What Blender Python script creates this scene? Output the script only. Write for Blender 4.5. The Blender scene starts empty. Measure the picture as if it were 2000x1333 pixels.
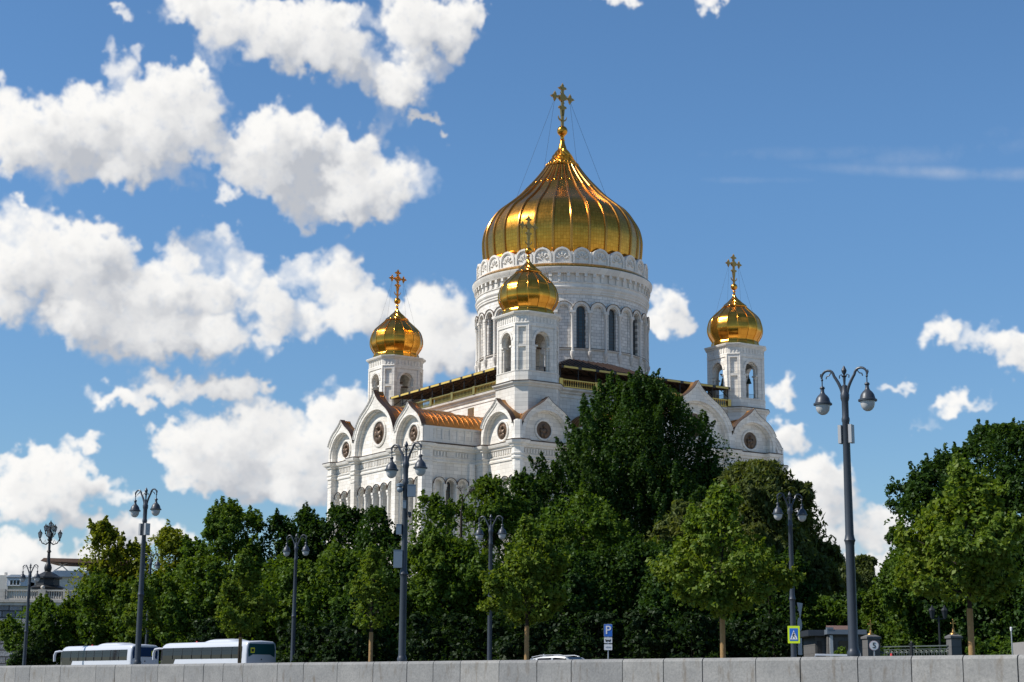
import bpy, bmesh, math, random
import numpy as np
from mathutils import Vector, Matrix

SC = bpy.context.scene
COL = SC.collection
R = math.radians
PI = math.pi

# ------------------------------------------------------------------ camera
FOC, PITCH, ROLL = 3250.148, R(11.746), R(0.416)      # focal length in pixels of a 2000 px wide frame
_c, _s = math.cos(PITCH), math.sin(PITCH)
FW = Vector((0, _c, _s)); R0 = Vector((1, 0, 0)); U0 = Vector((0, -_s, _c))
RT = R0 * math.cos(ROLL) + U0 * math.sin(ROLL)
UP = U0 * math.cos(ROLL) - R0 * math.sin(ROLL)
cam_d = bpy.data.cameras.new('camera')
cam = bpy.data.objects.new('camera', cam_d); COL.objects.link(cam)
cam.matrix_world = Matrix(((RT.x, UP.x, -FW.x, 0), (RT.y, UP.y, -FW.y, 0), (RT.z, UP.z, -FW.z, 0), (0, 0, 0, 1)))
cam_d.sensor_width = 36; cam_d.lens = FOC / 2000 * 36
cam_d.clip_start = 0.5; cam_d.clip_end = 20000
SC.camera = cam

# ------------------------------------------------------------------ light, view
YAW = R(32.995)                                        # the cathedral stands turned by this angle
XH = Vector((math.cos(YAW), math.sin(YAW))); YH = Vector((-math.sin(YAW), math.cos(YAW)))
SUN_EL = R(45); PHI = R(22)
sh = -XH * math.cos(PHI) + YH * math.sin(PHI)
SUN = Vector((sh.x * math.cos(SUN_EL), sh.y * math.cos(SUN_EL), math.sin(SUN_EL)))
sd = bpy.data.lights.new('sun', 'SUN'); sd.energy = 5.0; sd.angle = R(0.5); sd.color = (1, 0.94, 0.855)
so = bpy.data.objects.new('sun', sd); COL.objects.link(so)
so.rotation_euler = (-SUN).to_track_quat('-Z', 'Y').to_euler()
SC.view_settings.view_transform = 'Standard'; SC.view_settings.look = 'None'
SC.view_settings.exposure = 0.17; SC.view_settings.gamma = 1.0


def ray(px, py):
    d = FW + RT * ((px - 1000) / FOC) - UP * ((py - 666.5) / FOC)
    return d


def at(px, py, Y):
    """Point at depth Y (metres north of the viewer) seen in direction px, py."""
    d = ray(px, py)
    return d * (Y / d.y)


# ------------------------------------------------------------------ sky with clouds (direction space, infinitely far)
AZ0, EL0, AZW, ELH = -24.0, -2.0, 48.0, 30.0


def cloud_cover():
    GW, GH, GD = 576, 360, 32
    rng = np.random.default_rng(11)

    def noise3(sl):
        n = rng.standard_normal((GH, GW, GD)).astype(np.float32)
        f = np.fft.rfftn(n)
        ky = np.fft.fftfreq(GH)[:, None, None] * GH; kx = np.fft.fftfreq(GW)[None, :, None] * GW * GH / GW
        kz = np.fft.rfftfreq(GD)[None, None, :] * GH
        k = np.sqrt(kx * kx + ky * ky + kz * kz); k[0, 0, 0] = 1
        a = np.where(k > 9, k ** (-sl), 9.0 ** (-sl)) * np.exp(-(k / 160.0) ** 2)
        o = np.fft.irfftn(f * a, s=(GH, GW, GD)).astype(np.float32)
        return o / o.std()
    N = noise3(2.75)
    ys, xs = np.mgrid[0:GH, 0:GW].astype(np.float32)
    zz = (np.arange(GD, dtype=np.float32) - GD / 2 + .5)
    # cx, cy, rx, ry of the cloud lobes, in pixels of the 2000 px frame
    B = [(430, 25, 70, 60), (530, 65, 70, 60), (600, 80, 80, 60), (690, 95, 80, 60), (780, 60, 90, 65), (860, 60, 75, 70), (900, 30, 45, 40), (780, 150, 48, 40), (830, 125, 50, 40), (380, 10, 45, 40), (650, 30, 60, 25),
         (220, 100, 28, 28), (262, 108, 28, 22), (240, 130, 36, 34), (232, 150, 34, 40), (270, 190, 75, 60), (200, 225, 70, 55), (330, 190, 65, 50), (370, 160, 34, 26), (170, 275, 80, 60), (290, 280, 110, 75), (60, 250, 70, 60), (10, 195, 36, 40), (10, 270, 60, 50), (100, 235, 60, 42), (380, 260, 55, 60), (230, 330, 90, 34), (360, 345, 80, 35), (425, 310, 60, 45), (455, 330, 50, 42), (460, 290, 40, 30), (400, 290, 60, 50),
         (490, 300, 60, 42), (540, 275, 65, 48), (620, 285, 85, 48), (700, 300, 70, 50), (740, 340, 58, 55), (640, 345, 110, 60), (550, 335, 90, 50), (690, 390, 70, 42), (600, 400, 55, 45), (600, 435, 28, 22), (440, 380, 18, 28),
         (30, 470, 70, 48), (75, 450, 45, 38), (150, 490, 75, 48), (220, 505, 55, 42), (60, 530, 90, 60), (170, 550, 110, 60), (20, 600, 60, 35), (300, 560, 110, 62), (350, 510, 60, 45), (410, 485, 60, 48), (450, 520, 60, 60), (420, 570, 90, 60), (160, 620, 110, 45), (290, 640, 130, 42), (430, 640, 110, 42), (530, 600, 70, 58), (600, 545, 60, 48), (650, 550, 70, 50), (700, 590, 60, 55), (630, 615, 90, 45), (740, 620, 50, 45), (520, 650, 60, 25),
         (830, 610, 60, 42), (880, 625, 50, 42), (800, 650, 60, 42), (880, 670, 60, 42), (840, 705, 80, 28), (920, 650, 30, 40),
         (260, 780, 55, 16), (330, 770, 60, 22), (325, 742, 30, 16), (400, 765, 70, 24), (470, 757, 40, 13),
         (400, 840, 45, 42), (370, 865, 50, 40), (440, 870, 60, 45), (500, 840, 50, 45), (540, 830, 45, 36), (560, 875, 75, 55), (480, 900, 90, 50), (610, 880, 60, 48), (650, 820, 50, 40), (690, 800, 45, 30), (670, 860, 60, 50), (320, 850, 34, 22), (350, 900, 48, 34), (420, 935, 90, 34), (540, 945, 90, 34), (620, 950, 80, 35), (720, 900, 50, 70),
         (45, 905, 40, 28), (95, 920, 55, 36), (40, 945, 55, 36), (130, 945, 60, 34), (190, 955, 48, 28), (240, 970, 36, 18), (60, 985, 80, 24), (165, 868, 28, 13),
         (150, 1020, 45, 22), (210, 1030, 60, 26), (270, 1040, 45, 22), (40, 1085, 50, 28), (10, 1105, 40, 30), (110, 1100, 50, 26), (200, 1080, 60, 30), (350, 1060, 40, 30),
         (1300, 595, 30, 26), (1320, 610, 26, 24), (1280, 630, 34, 22), (1330, 640, 30, 13), (1270, 600, 22, 30),
         (1850, 648, 36, 22), (1900, 660, 45, 24), (1950, 668, 42, 22), (1990, 690, 40, 26), (1880, 785, 38, 19), (1855, 795, 28, 13), (1910, 795, 26, 14), (1755, 760, 42, 8),
         (1515, 765, 22, 20), (1530, 785, 22, 12), (1535, 848, 34, 19), (1555, 862, 22, 13), (1505, 855, 26, 18),
         (1600, 925, 30, 26), (1575, 960, 40, 36), (1640, 945, 30, 26), (1650, 985, 55, 42), (1610, 1000, 60, 46), (1690, 1010, 48, 34), (1740, 1020, 30, 18), (1650, 1040, 90, 32), (1600, 1060, 50, 34), (1720, 1050, 45, 22), (1690, 1105, 70, 22), (1730, 1130, 40, 18),
         (1385, 5, 34, 17), (1410, 0, 30, 14), (1200, -8, 36, 10), (835, 232, 32, 6), (868, 265, 10, 12), (225, 20, 26, 10), (45, 395, 16, 10)]
    F = np.full((GH, GW, GD), -4.0, np.float32)
    for (px, py, rx, ry) in B:
        d = ray(px, py).normalized()
        az = math.degrees(math.atan2(d.x, d.y)); el = math.degrees(math.asin(d.z))
        gx = (az - AZ0) / AZW * GW; gy = (el - EL0) / ELH * GH
        sc = math.degrees(1 / FOC) / AZW * GW
        ax, ay = rx * sc * 1.22, ry * sc * 1.22
        azd = min(11, max(3.0, (ax + ay) * .45))
        x0, x1 = int(max(0, gx - 2 * ax)), int(min(GW, gx + 2 * ax + 1)); y0, y1 = int(max(0, gy - 2 * ay)), int(min(GH, gy + 2 * ay + 1))
        if x1 <= x0 or y1 <= y0: continue
        q = ((xs[y0:y1, x0:x1] - gx) / ax) ** 2 + ((ys[y0:y1, x0:x1] - gy) / ay) ** 2
        f = 1 - (q[:, :, None] + (zz / azd)[None, None, :] ** 2)
        F[y0:y1, x0:x1] = np.maximum(F[y0:y1, x0:x1], np.maximum(f, -2.5))
    E_ = F + .34 * N
    D = np.clip((E_ + .09) * .68, 0, 1)
    D = D * D * (3 - 2 * D) * .42 + .03 * np.clip((F + .85 * N + .30) * 1.0, 0, 1) ** 1.5
    # light from the upper left, a little from the front; march rows from the top of the sky down
    T1 = np.ones((GH, GW, GD), np.float32)
    acc = np.zeros((GW, GD), np.float32)
    for j in range(GH - 1, -1, -1):
        acc = np.roll(acc, 1, axis=0); acc[0] = 0
        if j % 3 == 0: acc = np.roll(acc, 1, axis=1); acc[:, 0] = 0
        acc = acc * .992
        T1[j] = acc
        acc = acc + D[j]
    lit = .40 * np.exp(-T1 * .55) + .34 * np.exp(-T1 * .15) + .26 * np.exp(-T1 * .045)
    # view compositing, nearest slice first
    tr = np.ones((GH, GW), np.float32); cs = np.zeros((GH, GW), np.float32)
    for k in range(GD):
        a = 1 - np.exp(-D[:, :, k] * 1.25)
        cs += tr * a * lit[:, :, k]; tr *= 1 - a
    A = 1 - tr; S = cs / np.maximum(A, 1e-4)
    kb = np.exp(-((np.fft.fftfreq(GH)[:, None] ** 2 + np.fft.rfftfreq(GW)[None, :] ** 2)) * (2 * PI * 3.2) ** 2 / 2)
    bl = lambda M: np.fft.irfft2(np.fft.rfft2(M) * kb, s=(GH, GW))
    S = .42 * S + .58 * bl(S * A) / np.maximum(bl(A), 1e-3)
    # finer edges: enlarge twice with a small random warp
    OW, OH = GW * 2, GH * 2

    def noise2(sl, kmin):
        n = rng.standard_normal((OH, OW)); f = np.fft.rfft2(n)
        ky = np.fft.fftfreq(OH)[:, None] * OH; kx = np.fft.rfftfreq(OW)[None, :] * OH
        k = np.sqrt(kx * kx + ky * ky); a = np.where(k > kmin, np.maximum(k, 1) ** -sl, 0)
        o = np.fft.irfft2(f * a, s=(OH, OW)); return o / o.std()
    yy, xx = np.mgrid[0:OH, 0:OW].astype(np.float64)
    wx, wy = noise2(1.9, 22), noise2(1.9, 22)
    X = np.clip(xx / 2 + wx * 1.5, 0, GW - 1.01); Y = np.clip(yy / 2 + wy * 1.5, 0, GH - 1.01)
    xi, yi = X.astype(int), Y.astype(int); fx, fy = X - xi, Y - yi

    def samp(M):
        return (M[yi, xi] * (1 - fx) + M[yi, xi + 1] * fx) * (1 - fy) + (M[yi + 1, xi] * (1 - fx) + M[yi + 1, xi + 1] * fx) * fy
    A2, S2 = samp(A), samp(S)
    A2 = np.clip(A2 * (1 + .05 * noise2(1.5, 30)), 0, 1)
    # thin high streaks on the right
    az = AZ0 + (xx + .5) / OW * AZW; el = EL0 + (yy + .5) / OH * ELH
    st = noise2(1.5, 2)
    for (px, py, rx, ry, sl, am) in ((1880, 338, 240, 12, .10, .17), (1850, 300, 200, 22, -.05, .09), (1450, 352, 120, 8, .04, .09), (1560, 300, 260, 16, .03, .06), (1960, 260, 120, 20, .0, .06)):
        d = ray(px, py).normalized(); a0 = math.degrees(math.atan2(d.x, d.y)); e0 = math.degrees(math.asin(d.z))
        u = (az - a0) / math.degrees(rx / FOC); v = (el - e0 + (az - a0) * sl) / math.degrees(ry / FOC)
        A2 = np.maximum(A2, am * np.exp(-u * u - v * v) * np.clip(1 + .45 * st, 0, 2)); S2 = np.maximum(S2, .7 * (np.exp(-u * u - v * v) > .02))
    q5, q95 = np.percentile(S2[A2 > .8], (4, 90)); S2 = np.clip((S2 - q5) / (q95 - q5), 0, 1) ** .8
    out = np.zeros((OH, OW, 4), np.float32)
    lo = np.array((.46, .48, .52)); hi = np.array((.87, .86, .84))
    out[..., :3] = lo + (hi - lo) * S2[..., None]
    out[..., 3] = np.clip((A2 - .03) / .95, 0, 1)
    im = bpy.data.images.new('cloud_cover', OW, OH, alpha=True, float_buffer=True)
    im.colorspace_settings.name = 'Non-Color'; im.alpha_mode = 'CHANNEL_PACKED'
    im.pixels.foreach_set(out.ravel()); im.update(); im.pack()
    return im


SKY_STRENGTH = 0.125
world = bpy.data.worlds.new('World'); SC.world = world; world.use_nodes = True
wt = world.node_tree; wt.nodes.clear()
W = lambda t: wt.nodes.new(t)


def wmath(op, a, b=None):
    n = W('ShaderNodeMath'); n.operation = op
    for i, v in enumerate((a, b)):
        if v is None: continue
        if isinstance(v, (int, float)): n.inputs[i].default_value = v
        else: wt.links.new(v, n.inputs[i])
    return n.outputs[0]


sky = W('ShaderNodeTexSky'); sky.sky_type = 'NISHITA'; sky.sun_disc = False
sky.sun_elevation = SUN_EL; sky.sun_rotation = math.atan2(SUN.x, SUN.y)
sky.altitude = 150; sky.air_density = 1.0; sky.dust_density = 0.0; sky.ozone_density = 4.0
mul = W('ShaderNodeVectorMath'); mul.operation = 'MULTIPLY'; mul.inputs[1].default_value = (SKY_STRENGTH * .66, SKY_STRENGTH * .85, SKY_STRENGTH * .95)
wt.links.new(sky.outputs[0], mul.inputs[0])
tc = W('ShaderNodeTexCoord'); sep = W('ShaderNodeSeparateXYZ'); wt.links.new(tc.outputs['Generated'], sep.inputs[0])
az = wmath('ARCTAN2', sep.outputs[0], sep.outputs[1]); el = wmath('ARCSINE', sep.outputs[2])
mre = W('ShaderNodeMapRange'); mre.inputs[1].default_value = 0.0; mre.inputs[2].default_value = .30; wt.links.new(el, mre.inputs[0])
hz_ = W('ShaderNodeMix'); hz_.data_type = 'RGBA'; hz_.inputs[6].default_value = (.86, .74, .70, 1); hz_.inputs[7].default_value = (1, 1, 1, 1); wt.links.new(mre.outputs[0], hz_.inputs[0])
mul2 = W('ShaderNodeVectorMath'); mul2.operation = 'MULTIPLY'; wt.links.new(mul.outputs[0], mul2.inputs[0]); wt.links.new(hz_.outputs[2], mul2.inputs[1])
uu = wmath('DIVIDE', wmath('SUBTRACT', az, R(AZ0)), R(AZW)); vv = wmath('DIVIDE', wmath('SUBTRACT', el, R(EL0)), R(ELH))
cmb = W('ShaderNodeCombineXYZ'); wt.links.new(uu, cmb.inputs[0]); wt.links.new(vv, cmb.inputs[1])
ci = W('ShaderNodeTexImage'); ci.image = cloud_cover(); ci.extension = 'CLIP'; ci.interpolation = 'Cubic'
wt.links.new(cmb.outputs[0], ci.inputs[0])
# broken cloud over the rest of the sky (seen only in reflections)
nz = W('ShaderNodeTexNoise'); nz.inputs['Scale'].default_value = 3.2; nz.inputs['Detail'].default_value = 5
wt.links.new(tc.outputs['Generated'], nz.inputs['Vector'])
inside = wmath('MULTIPLY', wmath('LESS_THAN', wmath('ABSOLUTE', az), R(24)), wmath('LESS_THAN', wmath('ABSOLUTE', wmath('SUBTRACT', el, R(13))), R(15)))
mr = W('ShaderNodeMapRange'); mr.inputs[1].default_value = .55; mr.inputs[2].default_value = .75; wt.links.new(nz.outputs[0], mr.inputs[0])
oth = wmath('MULTIPLY', wmath('MULTIPLY', mr.outputs[0], .6), wmath('SUBTRACT', 1, inside))
mix1 = W('ShaderNodeMix'); mix1.data_type = 'RGBA'; wt.links.new(ci.outputs[1], mix1.inputs[0])
wt.links.new(mul2.outputs[0], mix1.inputs[6]); wt.links.new(ci.outputs[0], mix1.inputs[7])
mix2 = W('ShaderNodeMix'); mix2.data_type = 'RGBA'; wt.links.new(oth, mix2.inputs[0])
wt.links.new(mix1.outputs[2], mix2.inputs[6]); mix2.inputs[7].default_value = (.8, .82, .84, 1)
bgn = W('ShaderNodeBackground'); bgn.inputs[1].default_value = 1.0
wt.links.new(mix2.outputs[2], bgn.inputs[0])
wo = W('ShaderNodeOutputWorld'); wt.links.new(bgn.outputs[0], wo.inputs[0])

# ------------------------------------------------------------------ mesh helpers
class MB:
    """Collects faces and links them as ONE mesh object."""

    def __init__(s):
        s.v = []; s.f = []; s.sm = []

    def face(s, pts, smooth=False):
        i = len(s.v); s.v += [tuple(p) for p in pts]; s.f.append(tuple(range(i, i + len(pts)))); s.sm.append(smooth)

    def grid(s, rows, closed=False, smooth=True):
        i = len(s.v); n = len(rows[0])
        for r in rows: s.v += [tuple(p) for p in r]
        for a in range(len(rows) - 1):
            for b in range(n if closed else n - 1):
                c = (b + 1) % n
                s.f.append((i + a * n + b, i + a * n + c, i + (a + 1) * n + c, i + (a + 1) * n + b)); s.sm.append(smooth)

    def box(s, x0, x1, y0, y1, z0, z1, M=None):
        p = [(x, y, z) for z in (z0, z1) for y in (y0, y1) for x in (x0, x1)]
        if M is not None: p = [M(*q) for q in p]
        i = len(s.v); s.v += [tuple(q) for q in p]
        for f in ((0, 2, 3, 1), (4, 5, 7, 6), (0, 1, 5, 4), (2, 6, 7, 3), (0, 4, 6, 2), (1, 3, 7, 5)):
            s.f.append(tuple(i + k for k in f)); s.sm.append(False)

    def bar(s, a, b, w, h=None, up=(0, 0, 1)):
        a = Vector(a); b = Vector(b); d = (b - a).normalized(); h = h or w
        u = Vector(up); x = d.cross(u)
        if x.length < 1e-4: x = d.cross(Vector((1, 0, 0)))
        x.normalize(); y = x.cross(d).normalized(); x = x * w / 2; y = y * h / 2
        i = len(s.v)
        for c in (a, b):
            for q in (-x - y, x - y, x + y, -x + y): s.v.append(tuple(c + q))
        for k in range(4):
            s.f.append((i + k, i + (k + 1) % 4, i + 4 + (k + 1) % 4, i + 4 + k)); s.sm.append(False)
        s.f.append((i + 3, i + 2, i + 1, i)); s.f.append((i + 4, i + 5, i + 6, i + 7)); s.sm += [False, False]

    def lathe(s, prof, n=24, c=(0, 0), rf=None, a0=0, a1=2 * PI, cap=False, smooth=True):
        closed = abs(a1 - a0 - 2 * PI) < 1e-6
        k = n if closed else n + 1
        rows = []
        for (r, z) in prof:
            row = []
            for j in range(k):
                a = a0 + (a1 - a0) * j / n
                rr = rf(r, z, a) if rf else r
                row.append((c[0] + rr * math.cos(a), c[1] + rr * math.sin(a), z))
            rows.append(row)
        s.grid(rows, closed, smooth)
        if cap:
            s.face(rows[-1]); s.face(rows[0][::-1])

    def tube(s, pts, rad, n=8, cap=True):
        pts = [Vector(p) for p in pts]
        if not isinstance(rad, (list, tuple)): rad = [rad] * len(pts)
        rows = []; x = None
        for i, p in enumerate(pts):
            d = (pts[min(i + 1, len(pts) - 1)] - pts[max(i - 1, 0)]).normalized()
            if x is None: x = d.orthogonal().normalized()
            x = (x - d * x.dot(d)).normalized(); y = d.cross(x)
            rows.append([p + (x * math.cos(2 * PI * j / n) + y * math.sin(2 * PI * j / n)) * rad[i] for j in range(n)])
        s.grid(rows, True, True)
        if cap: s.face(rows[-1]); s.face(rows[0][::-1])

    def ball(s, c, r, nu=12, nv=8, sc=(1, 1, 1)):
        rows = []
        for i in range(nv + 1):
            t = -PI / 2 + PI * i / nv
            rows.append([(c[0] + r * sc[0] * math.cos(t) * math.cos(2 * PI * j / nu), c[1] + r * sc[1] * math.cos(t) * math.sin(2 * PI * j / nu), c[2] + r * sc[2] * math.sin(t)) for j in range(nu)])
        s.grid(rows, True, True)

    def prism(s, poly, M, d0, d1):
        """polygon poly [(t,z)] extruded from depth d0 to d1 through mapping M(t,z,d)"""
        a = [M(t, z, d0) for t, z in poly]; b = [M(t, z, d1) for t, z in poly]
        s.face(a); s.face(b[::-1])
        for i in range(len(poly)):
            j = (i + 1) % len(poly); s.face((a[j], a[i], b[i], b[j]))

    def panel(s, M, t0, t1, z0, z1, holes, d0, d1, seg=8):
        """wall slab face at depth d0 with arched holes (centre, half width, bottom, springing) whose reveals run to d1"""
        xs = {t0, t1}
        for c, w, zb, zs in holes:
            for k in range(2 * seg + 1): xs.add(round(c - w * math.cos(PI * k / (2 * seg)), 5))
        xs = sorted(x for x in xs if t0 - 1e-6 <= x <= t1 + 1e-6)

        def top(h, x):
            c, w, zb, zs = h
            return zs + math.sqrt(max(0, w * w - (x - c) ** 2))
        for a, b in zip(xs[:-1], xs[1:]):
            m = (a + b) / 2; hit = None
            for h in holes:
                if abs(m - h[0]) < h[1]: hit = h
            if hit is None:
                s.face([M(a, z0, d0), M(b, z0, d0), M(b, z1, d0), M(a, z1, d0)])
            else:
                za, zb_ = top(hit, a), top(hit, b)
                if hit[2] > z0 + 1e-4:
                    s.face([M(a, z0, d0), M(b, z0, d0), M(b, hit[2], d0), M(a, hit[2], d0)])
                    s.face([M(a, hit[2], d0), M(b, hit[2], d0), M(b, hit[2], d1), M(a, hit[2], d1)])
                s.face([M(a, za, d0), M(b, zb_, d0), M(b, z1, d0), M(a, z1, d0)])
                s.face([M(a, za, d0), M(a, za, d1), M(b, zb_, d1), M(b, zb_, d0)])
        for c, w, zb, zs in holes:
            for sgn in (-1, 1):
                s.face([M(c + sgn * w, zb, d0), M(c + sgn * w, zs, d0), M(c + sgn * w, zs, d1), M(c + sgn * w, zb, d1)])

    def arch_fill(s, M, c, w, zb, zs, d, seg=8):
        pts = [(c - w, zb), (c + w, zb)] + [(c + w * math.cos(PI * k / (2 * seg)), zs + w * math.sin(PI * k / (2 * seg))) for k in range(2 * seg + 1)]
        s.face([M(t, z, d) for t, z in pts])

    def arch_ring(s, M, c, r0, r1, zs, d0, d1, seg=12, leg=0):
        """half ring between radii r0 and r1, front at d0, back at d1"""
        rows = []
        ang = [PI * k / seg for k in range(seg + 1)]
        def P(r, a, d): return M(c + r * math.cos(a), zs + r * math.sin(a), d)
        for a in ang: rows.append([P(r0, a, d1), P(r0, a, d0), P(r1, a, d0), P(r1, a, d1)])
        s.grid(rows, False, False)
        for a in (0, PI): s.face([P(r0, a, d1), P(r0, a, d0), P(r1, a, d0), P(r1, a, d1)])

    def mould(s, path, prof, closed=False):
        """profile [(offset, z)] run along plan path [(x,y)] (outside on the right hand side), mitred"""
        n = len(path); rows = []
        P = [Vector(p) for p in path]
        offs = []
        for i in range(n):
            if closed or 0 < i < n - 1:
                a = (P[i] - P[i - 1]).normalized(); b = (P[(i + 1) % n] - P[i]).normalized()
            elif i == 0: a = b = (P[1] - P[0]).normalized()
            else: a = b = (P[-1] - P[-2]).normalized()
            na = Vector((a.y, -a.x)); nb = Vector((b.y, -b.x))
            m = na + nb
            m = m / max(.3, m.dot(na)) if m.length > 1e-6 else na
            offs.append(m)
        for (o, z) in prof:
            rows.append([(P[i].x + offs[i].x * o, P[i].y + offs[i].y * o, z) for i in range(n)])
        s.grid(rows, closed, False)

    def build(s, name, mat, parent=None, sharp=35, loc=None):
        me = bpy.data.meshes.new(name)
        me.from_pydata(s.v, [], s.f); me.update()
        if any(s.sm):
            me.polygons.foreach_set('use_smooth', s.sm)
            me.set_sharp_from_angle(angle=R(sharp))
        if mat: me.materials.append(mat)
        o = bpy.data.objects.new(name, me); COL.objects.link(o)
        if parent: o.parent = parent
        if loc: o.location = loc
        return o


def tag(o, label, cat, group=None, kind=None):
    if label: o['label'] = label
    if cat: o['category'] = cat
    if group: o['group'] = group
    if kind: o['kind'] = kind
    return o


def thing(name, label, cat, loc=(0, 0, 0), rz=0, group=None):
    o = bpy.data.objects.new(name, None); COL.objects.link(o)
    o.location = loc; o.rotation_euler = (0, 0, rz); o.empty_display_size = .5
    return tag(o, label, cat, group)


def children(o): return [c for c in COL.objects if c.parent == o]


def copy_tree(o, parent=None):
    c = o.copy(); COL.objects.link(c); c.parent = parent
    for ch in children(o): copy_tree(ch, c)
    return c


def text_mesh(txt, size, name, mat, parent, loc, rot, depth=.004):
    cu = bpy.data.curves.new(name, 'FONT'); cu.body = txt; cu.size = size; cu.align_x = 'CENTER'; cu.align_y = 'CENTER'; cu.extrude = depth; cu.offset = size * .012
    t = bpy.data.objects.new(name, cu); COL.objects.link(t)
    me = bpy.data.meshes.new_from_object(t.evaluated_get(bpy.context.evaluated_depsgraph_get()))
    bpy.data.objects.remove(t); bpy.data.curves.remove(cu)
    me.materials.clear(); me.materials.append(mat)
    o = bpy.data.objects.new(name, me); COL.objects.link(o); o.parent = parent; o.location = loc; o.rotation_euler = rot
    return o


# ------------------------------------------------------------------ materials
class NT:
    def __init__(s, name):
        s.m = bpy.data.materials.new(name); s.m.use_nodes = True; s.t = s.m.node_tree; s.t.nodes.clear()
        s.out = s.n('ShaderNodeOutputMaterial'); s.p = s.n('ShaderNodeBsdfPrincipled'); s.l(s.p.outputs[0], s.out.inputs[0])

    def n(s, t, **k):
        n = s.t.nodes.new(t)
        for a, b in k.items(): setattr(n, a, b)
        return n

    def l(s, a, b): s.t.links.new(a, b)

    def set(s, n, **k):
        for a, b in k.items(): n.inputs[a].default_value = b

    def math(s, op, a, b=0.0, c=None):
        n = s.n('ShaderNodeMath', operation=op)
        for i, v in enumerate((a, b) if c is None else (a, b, c)):
            if isinstance(v, (int, float)): n.inputs[i].default_value = v
            else: s.l(v, n.inputs[i])
        return n.outputs[0]

    def obj(s): return s.n('ShaderNodeTexCoord').outputs['Object']

    def noise(s, vec, scale, detail=4, rough=.55, stretch=None):
        if stretch:
            m = s.n('ShaderNodeMapping'); m.inputs['Scale'].default_value = stretch; s.l(vec, m.inputs[0]); vec = m.outputs[0]
        n = s.n('ShaderNodeTexNoise'); n.inputs['Scale'].default_value = scale; n.inputs['Detail'].default_value = detail; n.inputs['Roughness'].default_value = rough
        s.l(vec, n.inputs['Vector']); return n.outputs[0]

    def ramp(s, fac, stops):
        n = s.n('ShaderNodeValToRGB'); e = n.color_ramp.elements
        while len(e) < len(stops): e.new(.5)
        for q, (p, c) in zip(e, stops): q.position = p; q.color = (*c, 1) if len(c) == 3 else c
        s.l(fac, n.inputs[0]); return n.outputs[0]

    def mix(s, fac, a, b, mode='MIX'):
        n = s.n('ShaderNodeMix', data_type='RGBA', blend_type=mode)
        for i, v in ((0, fac), (6, a), (7, b)):
            if isinstance(v, (int, float)): n.inputs[i].default_value = v
            elif isinstance(v, tuple): n.inputs[i].default_value = (*v, 1)
            else: s.l(v, n.inputs[i])
        return n.outputs[2]

    def bump(s, h, strength=.3, dist=.02):
        n = s.n('ShaderNodeBump'); n.inputs['Strength'].default_value = strength; n.inputs['Distance'].default_value = dist
        s.l(h, n.inputs['Height']); s.l(n.outputs[0], s.p.inputs['Normal'])


def plain(name, col, rough=.6, metal=0.0, var=.12, scale=3.0, spec=.5, bump=0):
    k = NT(name); o = k.obj(); nz_ = k.noise(o, scale)
    c = k.mix(nz_, tuple(x * (1 - var) for x in col), tuple(min(1, x * (1 + var)) for x in col))
    k.l(c, k.p.inputs['Base Color']); k.set(k.p, Roughness=rough, Metallic=metal); k.p.inputs['Specular IOR Level'].default_value = spec
    if bump: k.bump(nz_, bump, .05)
    return k.m


def stone_mat(name, col, mortar, bw, bh, drum=0.0, ms=.014, stain=.5, contrast=.08):
    k = NT(name); o = k.obj(); sp = k.n('ShaderNodeSeparateXYZ'); k.l(o, sp.inputs[0])
    if drum: a = k.math('MULTIPLY', k.math('ARCTAN2', sp.outputs[1], sp.outputs[0]), drum)
    else: a = k.math('ADD', sp.outputs[0], k.math('MULTIPLY', sp.outputs[1], .93))
    cb = k.n('ShaderNodeCombineXYZ'); k.l(a, cb.inputs[0]); k.l(sp.outputs[2], cb.inputs[1])
    b = k.n('ShaderNodeTexBrick'); k.l(cb.outputs[0], b.inputs[0]); b.offset = .5
    lo = tuple(x * (1 - contrast) for x in col); hi = tuple(min(.95, x * (1 + contrast)) for x in col)
    b.inputs['Color1'].default_value = (*lo, 1); b.inputs['Color2'].default_value = (*hi, 1); b.inputs['Mortar'].default_value = (*mortar, 1)
    b.inputs['Scale'].default_value = 1; b.inputs['Mortar Size'].default_value = ms; b.inputs['Mortar Smooth'].default_value = .3
    b.inputs['Brick Width'].default_value = bw; b.inputs['Row Height'].default_value = bh; b.inputs['Bias'].default_value = .1
    sv = k.noise(o, 1.1, 4, .6, (1, 1, .07)); st = k.noise(o, .16, 6, .6, (1, 1, .35)); st2 = k.noise(o, 1.6, 5)
    dirt = k.ramp(st, [(.38, (.80, .775, .74)), (.62, (1, 1, 1))])
    c = k.mix(stain, b.outputs[0], dirt, 'MULTIPLY')
    c = k.mix(.6, c, k.ramp(sv, [(.55, (1, 1, 1)), (.74, (.85, .81, .75))]), 'MULTIPLY')
    c = k.mix(.35, c, k.ramp(st2, [(.35, (.84, .83, .81)), (.65, (1, 1, 1))]), 'MULTIPLY')
    k.l(c, k.p.inputs['Base Color']); k.set(k.p, Roughness=.75); k.p.inputs['Specular IOR Level'].default_value = .3
    k.bump(b.outputs[1], .25, -.03)
    return k.m


STONE = stone_mat('white_limestone', (.75, .715, .655), (.42, .395, .36), 1.5, .62, contrast=.11, ms=.018)
STONE_DRUM = stone_mat('white_limestone_drum', (.74, .71, .66), (.34, .325, .30), 1.05, .55, drum=15.4, ms=.03, contrast=.12)
TRIM = stone_mat('limestone_trim', (.73, .70, .645), (.46, .45, .43), 1.3, 9.0, stain=.6)


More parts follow.
